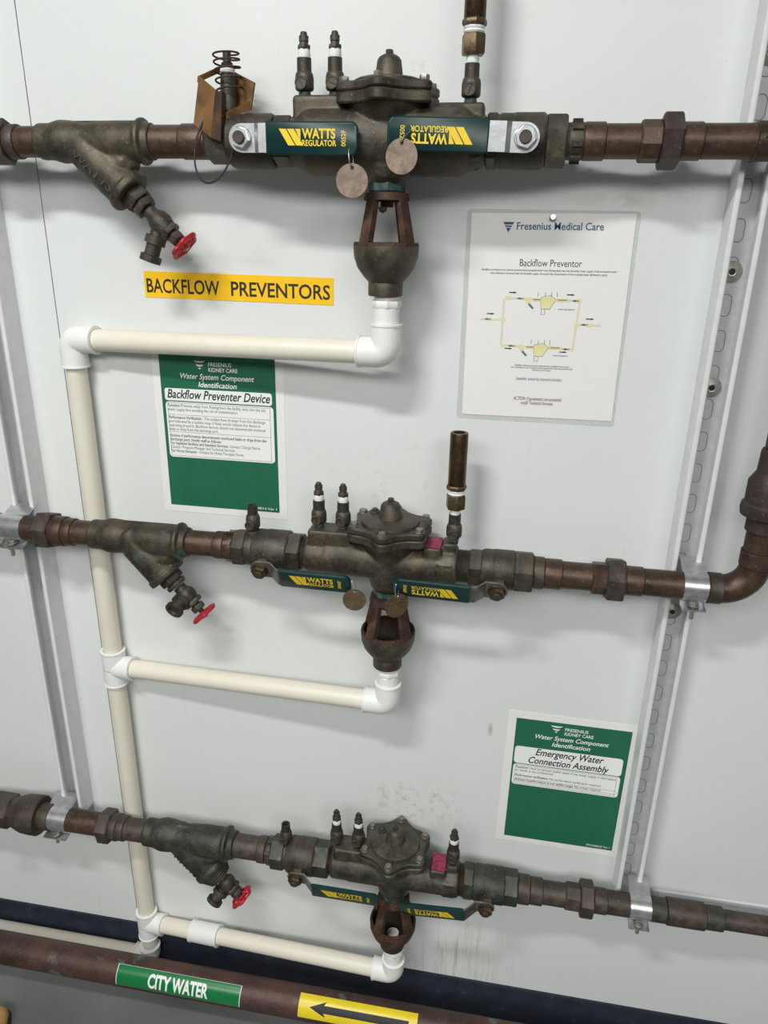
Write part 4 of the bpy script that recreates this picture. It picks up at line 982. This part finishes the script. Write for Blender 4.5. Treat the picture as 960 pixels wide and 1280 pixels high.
def chevrons(b, fn, cx, t0, w, W, H, n, k=3):
    """the small stacked wedge mark"""
    for i, (ww, tt) in enumerate(((1.0, 0.0), (0.62, 0.42), (0.26, 0.82))):
        hw = w*ww/2; y0 = t0 + tt*w*W/H*0.72; th = w*W/H*0.15
        if i < 2: prism(b, [(cx-hw, y0), (cx-hw*0.45, y0+th*0.30), (cx+hw*0.45, y0+th*0.30), (cx+hw, y0), (cx+hw*0.66, y0+th), (cx, y0+th*1.35), (cx-hw*0.66, y0+th)], fn, n, n+0.0001)
        else: prism(b, [(cx-hw, y0), (cx+hw, y0), (cx, y0+th*0.9)], fn, n, n+0.0001)
def green_sign(go, gi, label, title, body, foot, tb, bb, top_ext):
    """go = outer white sheet corners, gi = printed green corners (tl, tr, bl)"""
    fo, Wo, Ho = sheetfn(*go); fn, W, H = sheetfn(*gi)
    t = thing('identification_sign', label, 'sign', fo(0.5, 1, 0))
    b = bmesh.new(); flat(b, fo, 0, 1, -top_ext, 1, 0.0001, 0.0006); obj('sheet', b, PAPER, t)
    b = bmesh.new(); flat(b, fn, 0, 1, -top_ext*0.5, 1, 0.0006, 0.0007); obj('printed_field', b, SIGNG, t)
    b = bmesh.new()
    for (a0, a1, b0, b1) in (tb, bb): prism(b, [(x/W, y/H) for x, y in rrect(a0*W, a1*W, b0*H, b1*H, 0.0042 if b1-b0 < 0.12 else 0.006)], fn, 0.0007, 0.0008)
    obj('text_panel', b, WHITEP, t)
    b = bmesh.new(); n = 0.0009
    chevrons(b, fn, 0.355, 0.024, 0.105, W, H, n); obj('logo_mark', b, WHITEP, t)
    b = bmesh.new()
    stext(b, 'FRESENIUS', fn, W, H, 0.43, 0.058, 0.046, 0.20, 'LEFT', 0.014, 0, n); stext(b, 'KIDNEY CARE', fn, W, H, 0.43, 0.092, 0.046, 0.25, 'LEFT', 0.014, 0, n)
    stext(b, 'Water System Component', fn, W, H, 0.5, 0.142, 0.064, 0.64, 'CENTER', 0.014, 0.25, n)
    stext(b, 'Identification', fn, W, H, 0.5, 0.192, 0.064, 0.335, 'CENTER', 0.014, 0.25, n)
    obj('heading', b, WHITEP, t, recalc=False); b = bmesh.new()
    stext(b, foot, fn, W, H, 0.975, 0.985, 0.030, 0.21, 'RIGHT', 0.008, 0, n)
    obj('form_number', b, WHITEP, t, recalc=False)
    b = bmesh.new()
    for (s, tt, wdt, sz) in title: stext(b, s, fn, W, H, 0.5, tt, sz, wdt, 'CENTER', 0.016, 0.28, n)
    for (s, x, tt, wdt, bo) in body: stext(b, s, fn, W, H, x, tt, 0.036, wdt, 'LEFT', 0.014 if bo else 0.0, 0.15 if bo else 0, n)
    a0, a1, b0, b1 = bb
    for q in ([b0+0.008] + [r for r in foot_rules[label]] + [b1-0.010]): line(b, fn, W, H, a0+0.02, q, a1-0.025, q, 0.0004, n)
    line(b, fn, W, H, a1-0.03, b0+0.008, a1-0.03, b1-0.010, 0.0004, n); line(b, fn, W, H, a0+0.02, b0+0.008, a0+0.02, b1-0.010, 0.0004, n)
    obj('black_lettering', b, INK, t, recalc=False)
    return t
G1L = 'green and white sign titled Backflow Preventer Device, under the upper drain pipe'
G2L = 'green and white sign titled Emergency Water Connection Assembly, lower right'
foot_rules = {G1L: [0.378, 0.492], G2L: [0.487, 0.515]}
green_sign(((189, 442), (354, 450), (205, 637)), ((198, 443), (343.5, 450), (214, 630)), G1L,
    [('Backflow Preventer Device', 0.270, 0.90, 0.105)],
    [('Function:', 0.045, 0.327, 0.115, 1), ('Prevents water from flowing from the facility, back into the city', 0.168, 0.327, 0.74, 0), ('water supply thus avoiding the risk of contamination.', 0.045, 0.353, 0.62, 0),
     ('Performance Verification:', 0.045, 0.405, 0.30, 1), ('The sudden flow of water from the discharge', 0.365, 0.405, 0.535, 0), ('port followed by a sudden stop of fluid, would indicate the device is', 0.045, 0.431, 0.81, 0),
     ('operating properly. Backflow devices should not demonstrate continual', 0.045, 0.457, 0.855, 0), ('leaks or drips from the discharge port.', 0.045, 0.483, 0.44, 0),
     ('Actions if performance demonstrates continued leaks or drips from the', 0.045, 0.525, 0.86, 1), ('discharge port. Notify staff as follows:', 0.045, 0.551, 0.46, 1),
     ('For Inpatient facilities and Inpatient Services:', 0.045, 0.577, 0.52, 1), ('Contact Charge Nurse,', 0.58, 0.577, 0.27, 0), ('Clinical / Program Manager and Technical Services.', 0.045, 0.603, 0.58, 0),
     ('For Home therapies:', 0.045, 0.629, 0.235, 1), ('Contact the Home Therapies Nurse.', 0.30, 0.629, 0.40, 0)],
    '900014 Ver 1', (0.028, 0.965, 0.208, 0.287), (0.028, 0.975, 0.294, 0.662), 0.06)
green_sign(((636.7, 887), (803, 908.5), (623, 1048)), ((646, 896.7), (791, 915), (633.5, 1043.5)), G2L,
    [('Emergency Water', 0.279, 0.60, 0.10), ('Connection Assembly', 0.349, 0.71, 0.10)],
    [('Function:', 0.04, 0.402, 0.115, 1), ('Used to connect tanker water if city water supply is interrupted', 0.165, 0.402, 0.76, 0), ('or needs to be conditioned.', 0.04, 0.428, 0.34, 0),
     ('Performance verification:', 0.04, 0.470, 0.30, 1), ('No performance verification required.', 0.35, 0.470, 0.46, 0),
     ('Actions if performance is not within range:', 0.04, 0.507, 0.53, 1), ('No actions required.', 0.58, 0.507, 0.235, 0)],
    'FMCI000525 Ver 1', (0.015, 0.965, 0.222, 0.362), (0.015, 0.965, 0.368, 0.540), 0.0)

# laminated notice
fo, Wo, Ho = sheetfn((584.5, 261), (802, 264), (572.5, 522)); fn, W, H = sheetfn((590, 266), (796, 267.5), (577, 517))
t = thing('laminated_notice', 'white laminated Backflow Preventor notice with piping diagram on the wall', 'notice', fo(0.5, 1, 0))
b = bmesh.new(); rslab(b, lambda x, y, n: fo(x/Wo, y/Ho, n), 0, Wo, 0, Ho, 0.005, 0.0001, 0.0010, 0.0002); obj('clear_pouch', b, POUCH, t)
b = bmesh.new(); flat(b, fn, 0, 1, 0, 1, 0.0011, 0.0013); obj('paper', b, PAPER, t)
n = 0.0015
b = bmesh.new(); prism(b, [(0.20, 0.040), (0.267, 0.040), (0.2335, 0.088)], fn, n, n+0.0001); obj('logo_mark', b, BLUEINK, t)
b = bmesh.new(); stext(b, 'Fresenius Medical Care', fn, W, H, 0.285, 0.074, 0.062, 0.53, 'LEFT', 0.012, 0, n); obj('letterhead', b, BLUEINK, t, recalc=False)
b = bmesh.new(); stext(b, 'Installed, tested by licensed plumber.', fn, W, H, 0.50, 0.805, 0.030, 0.30, 'CENTER', 0.0, 0.3, n); obj('blue_note', b, BLUEINK, t, recalc=False)
b = bmesh.new()
for q, hw in ((0.052, 0.025), (0.063, 0.016)): prism(b, [(0.2335-hw, q), (0.2335+hw, q), (0.2335+hw-0.004, q+0.0035), (0.2335-hw+0.004, q+0.0035)], fn, n+0.0001, n+0.0002)
obj('logo_stripes', b, PAPER, t)
b = bmesh.new()
stext(b, 'Backflow Preventor', fn, W, H, 0.512, 0.243, 0.062, 0.385, 'CENTER', 0.0, 0, n)
stext(b, 'Backflow preventors are used to prevent the processed water from flowing back into the domestic water supply. If the processed water', fn, W, H, 0.503, 0.266, 0.018, 0.84, 'CENTER', 0.008, 0, n)
stext(b, 'were allowed to flow back into the domestic supply, we would risk contamination of the municipal water distribution supply.', fn, W, H, 0.503, 0.282, 0.018, 0.73, 'CENTER', 0.008, 0, n)
stext(b, 'Backflow devices must be inspected by a qualified person and', fn, W, H, 0.512, 0.733, 0.016, 0.35, 'CENTER', 0.008, 0, n)
stext(b, 'the results kept on site. The device must be tested in line with state and local rules.', fn, W, H, 0.512, 0.744, 0.016, 0.40, 'CENTER', 0.008, 0, n)
stext(b, 'Records are to be kept.', fn, W, H, 0.512, 0.755, 0.016, 0.12, 'CENTER', 0.008, 0, n)
stext(b, 'under atmosphere', fn, W, H, 0.585, 0.448, 0.014, 0.10, 'LEFT', 0.008, 0, n); stext(b, 'under atmosphere', fn, W, H, 0.575, 0.677, 0.014, 0.10, 'LEFT', 0.008, 0, n)
for s, q in ((0.29, 0.369), (0.655, 0.374), (0.155, 0.475), (0.79, 0.488), (0.285, 0.646), (0.64, 0.655)):
    prism(b, [(s-0.025, q-0.0025), (s+0.005, q-0.0025), (s+0.005, q-0.005), (s+0.026, q), (s+0.005, q+0.005), (s+0.005, q+0.0025), (s-0.025, q+0.0025)], fn, n, n+0.0001)
obj('black_lettering', b, INK, t, recalc=False)
b = bmesh.new(); stext(b, 'ACTION: if parameters are exceeded,', fn, W, H, 0.50, 0.910, 0.034, 0.32, 'CENTER', 0.006, 0.3, n); stext(b, 'notify Technical Services.', fn, W, H, 0.50, 0.932, 0.034, 0.215, 'CENTER', 0.006, 0.3, n); obj('red_lettering', b, REDINK, t, recalc=False)
PALEY = plain('pale_yellow_print', (0.78, 0.72, 0.38), 0.6); PALEO = plain('pale_pipe_print', (0.74, 0.66, 0.52), 0.6)
b = bmesh.new()
DG = [(0.24, 0.395, 0.72, 0.402), (0.24, 0.630, 0.70, 0.640)]
for (s0, q0, s1, q1) in DG:
    line(b, fn, W, H, s0, q0, s1, q1, 0.0028, n)
line(b, fn, W, H, 0.235, 0.40, 0.235, 0.63, 0.0028, n); line(b, fn, W, H, 0.715, 0.405, 0.70, 0.635, 0.0028, n)
line(b, fn, W, H, 0.085, 0.502, 0.235, 0.503, 0.0028, n); line(b, fn, W, H, 0.71, 0.515, 0.86, 0.518, 0.0028, n)
obj('pipe_drawing', b, PALEO, t)
for (s, q) in ((0.52, 0.40), (0.50, 0.635)):
    b = bmesh.new()
    prism(b, [(s-0.05, q-0.012), (s+0.01, q-0.022), (s+0.045, q), (s+0.02, q+0.03), (s+0.01, q+0.045), (s-0.045, q+0.045), (s-0.05, q+0.02)], fn, n+0.0001, n+0.0002)
    prism(b, [(s-0.10, q-0.008), (s-0.05, q-0.008), (s-0.05, q+0.008), (s-0.10, q+0.008)], fn, n+0.0001, n+0.0002)
    prism(b, [(s+0.045, q-0.008), (s+0.12, q-0.008), (s+0.12, q+0.008), (s+0.045, q+0.008)], fn, n+0.0001, n+0.0002)
    obj('preventer_drawing', b, PALEY, t)
    b = bmesh.new(); prism(b, [(s-0.17, q-0.010), (s-0.12, q-0.010), (s-0.11, q+0.012), (s-0.135, q+0.022)], fn, n+0.0001, n+0.0002); obj('strainer_drawing', b, PALEY, t)
    b = bmesh.new()
    for dx in (-0.07, -0.025, 0.015, 0.05): line(b, fn, W, H, s+dx, q-0.038, s+dx, q-0.014, 0.0006, n+0.0002)
    line(b, fn, W, H, s-0.02, q+0.045, s-0.02, q+0.072, 0.0006, n); line(b, fn, W, H, s-0.043, q+0.045, s-0.043, q+0.072, 0.0006, n); line(b, fn, W, H, s-0.043, q+0.072, s-0.02, q+0.072, 0.0006, n)
    line(b, fn, W, H, s-0.10, q, s-0.055, q, 0.0012, n+0.0003); line(b, fn, W, H, s+0.055, q, s+0.115, q, 0.0012, n+0.0003)
    PP = [(s-0.05, q-0.012), (s+0.01, q-0.022), (s+0.045, q), (s+0.02, q+0.03), (s+0.01, q+0.045), (s-0.045, q+0.045), (s-0.05, q+0.02)]
    for k in range(len(PP)): line(b, fn, W, H, *PP[k], *PP[(k+1) % len(PP)], 0.0004, n+0.0003)
    obj('outline_drawing', b, GREYINK, t)
    b = bmesh.new(); line(b, fn, W, H, s-0.125, q+0.022, s-0.095, q+0.045, 0.0030, n); obj('drain_drawing', b, GREYINK, t)
for (s, q) in ((0.145, 0.502), (0.235, 0.503), (0.71, 0.515), (0.79, 0.517), (0.26, 0.395), (0.71, 0.402), (0.25, 0.632), (0.69, 0.640)):
    b = bmesh.new(); prism(b, [(s-0.016, q-0.008), (s+0.016, q-0.008), (s+0.016, q+0.008), (s-0.016, q+0.008)], fn, n+0.0001, n+0.0002); obj('fitting_drawing', b, PALEY, t)
b = bmesh.new()
for (s, q) in ((0.335, 0.397), (0.685, 0.402), (0.30, 0.632), (0.655, 0.640), (0.135, 0.502), (0.755, 0.516)):
    prism(b, [(s-0.022, q), (s+0.004, q-0.005), (s+0.004, q-0.002), (s+0.024, q-0.002), (s+0.024, q+0.002), (s+0.004, q+0.002), (s+0.004, q+0.005)], fn, n+0.0003, n+0.0004)
obj('flow_arrow_drawing', b, SIGNG, t)
b = bmesh.new(); pp = pt(691, 273, 0.0012)
lathe(b, [(0.0, 0.0040), (0.001, 0.0044), (0.003, 0.0022), (0.006, 0.0020), (0.0075, 0.0036), (0.0085, 0.0033)], pp, NY + ZA*0.2, 20)
tag(obj('push_pin', b, WIRE), 'small silver push pin holding the top of the laminated notice', 'pin')

# ==================================================================== tan toe at the lower left corner
c = pt(14, 1261, 0.0); r = (c - CAM); c = CAM + r*((0.022 - CAM.z)/r.z)
b = bmesh.new()
bmesh.ops.create_uvsphere(b, u_segments=28, v_segments=16, radius=1.0)
cx, cy = c.x - 0.022, c.y - 0.135
for v in b.verts:      # shoe: broad rounded toe, higher towards the ankle
    x, y, z = v.co; q = math.copysign(abs(x)**0.8, x)
    v.co = V((q*0.044*(1.0 - 0.12*(y < 0)*abs(y)), y*0.14, max(z, -0.3)*(0.034 + 0.03*max(0, -y + 0.1))))
bmesh.ops.translate(b, verts=b.verts, vec=V((cx, cy, 0.018)))
t = thing('boot_toe', 'rounded tan leather toe on the floor at the lower left corner', 'shoe', V((cx, cy, 0)))
obj('toe_cap', b, TANM, t)
b = bmesh.new(); prism(b, [(math.copysign(abs(math.cos(2*PI*k/32))**0.8, math.cos(2*PI*k/32))*0.046, math.sin(2*PI*k/32)*0.142) for k in range(32)], pl((cx, cy, 0), XA, V((0, 1, 0)), ZA), 0.0, 0.009); obj('sole', b, BRONZE_D, t)
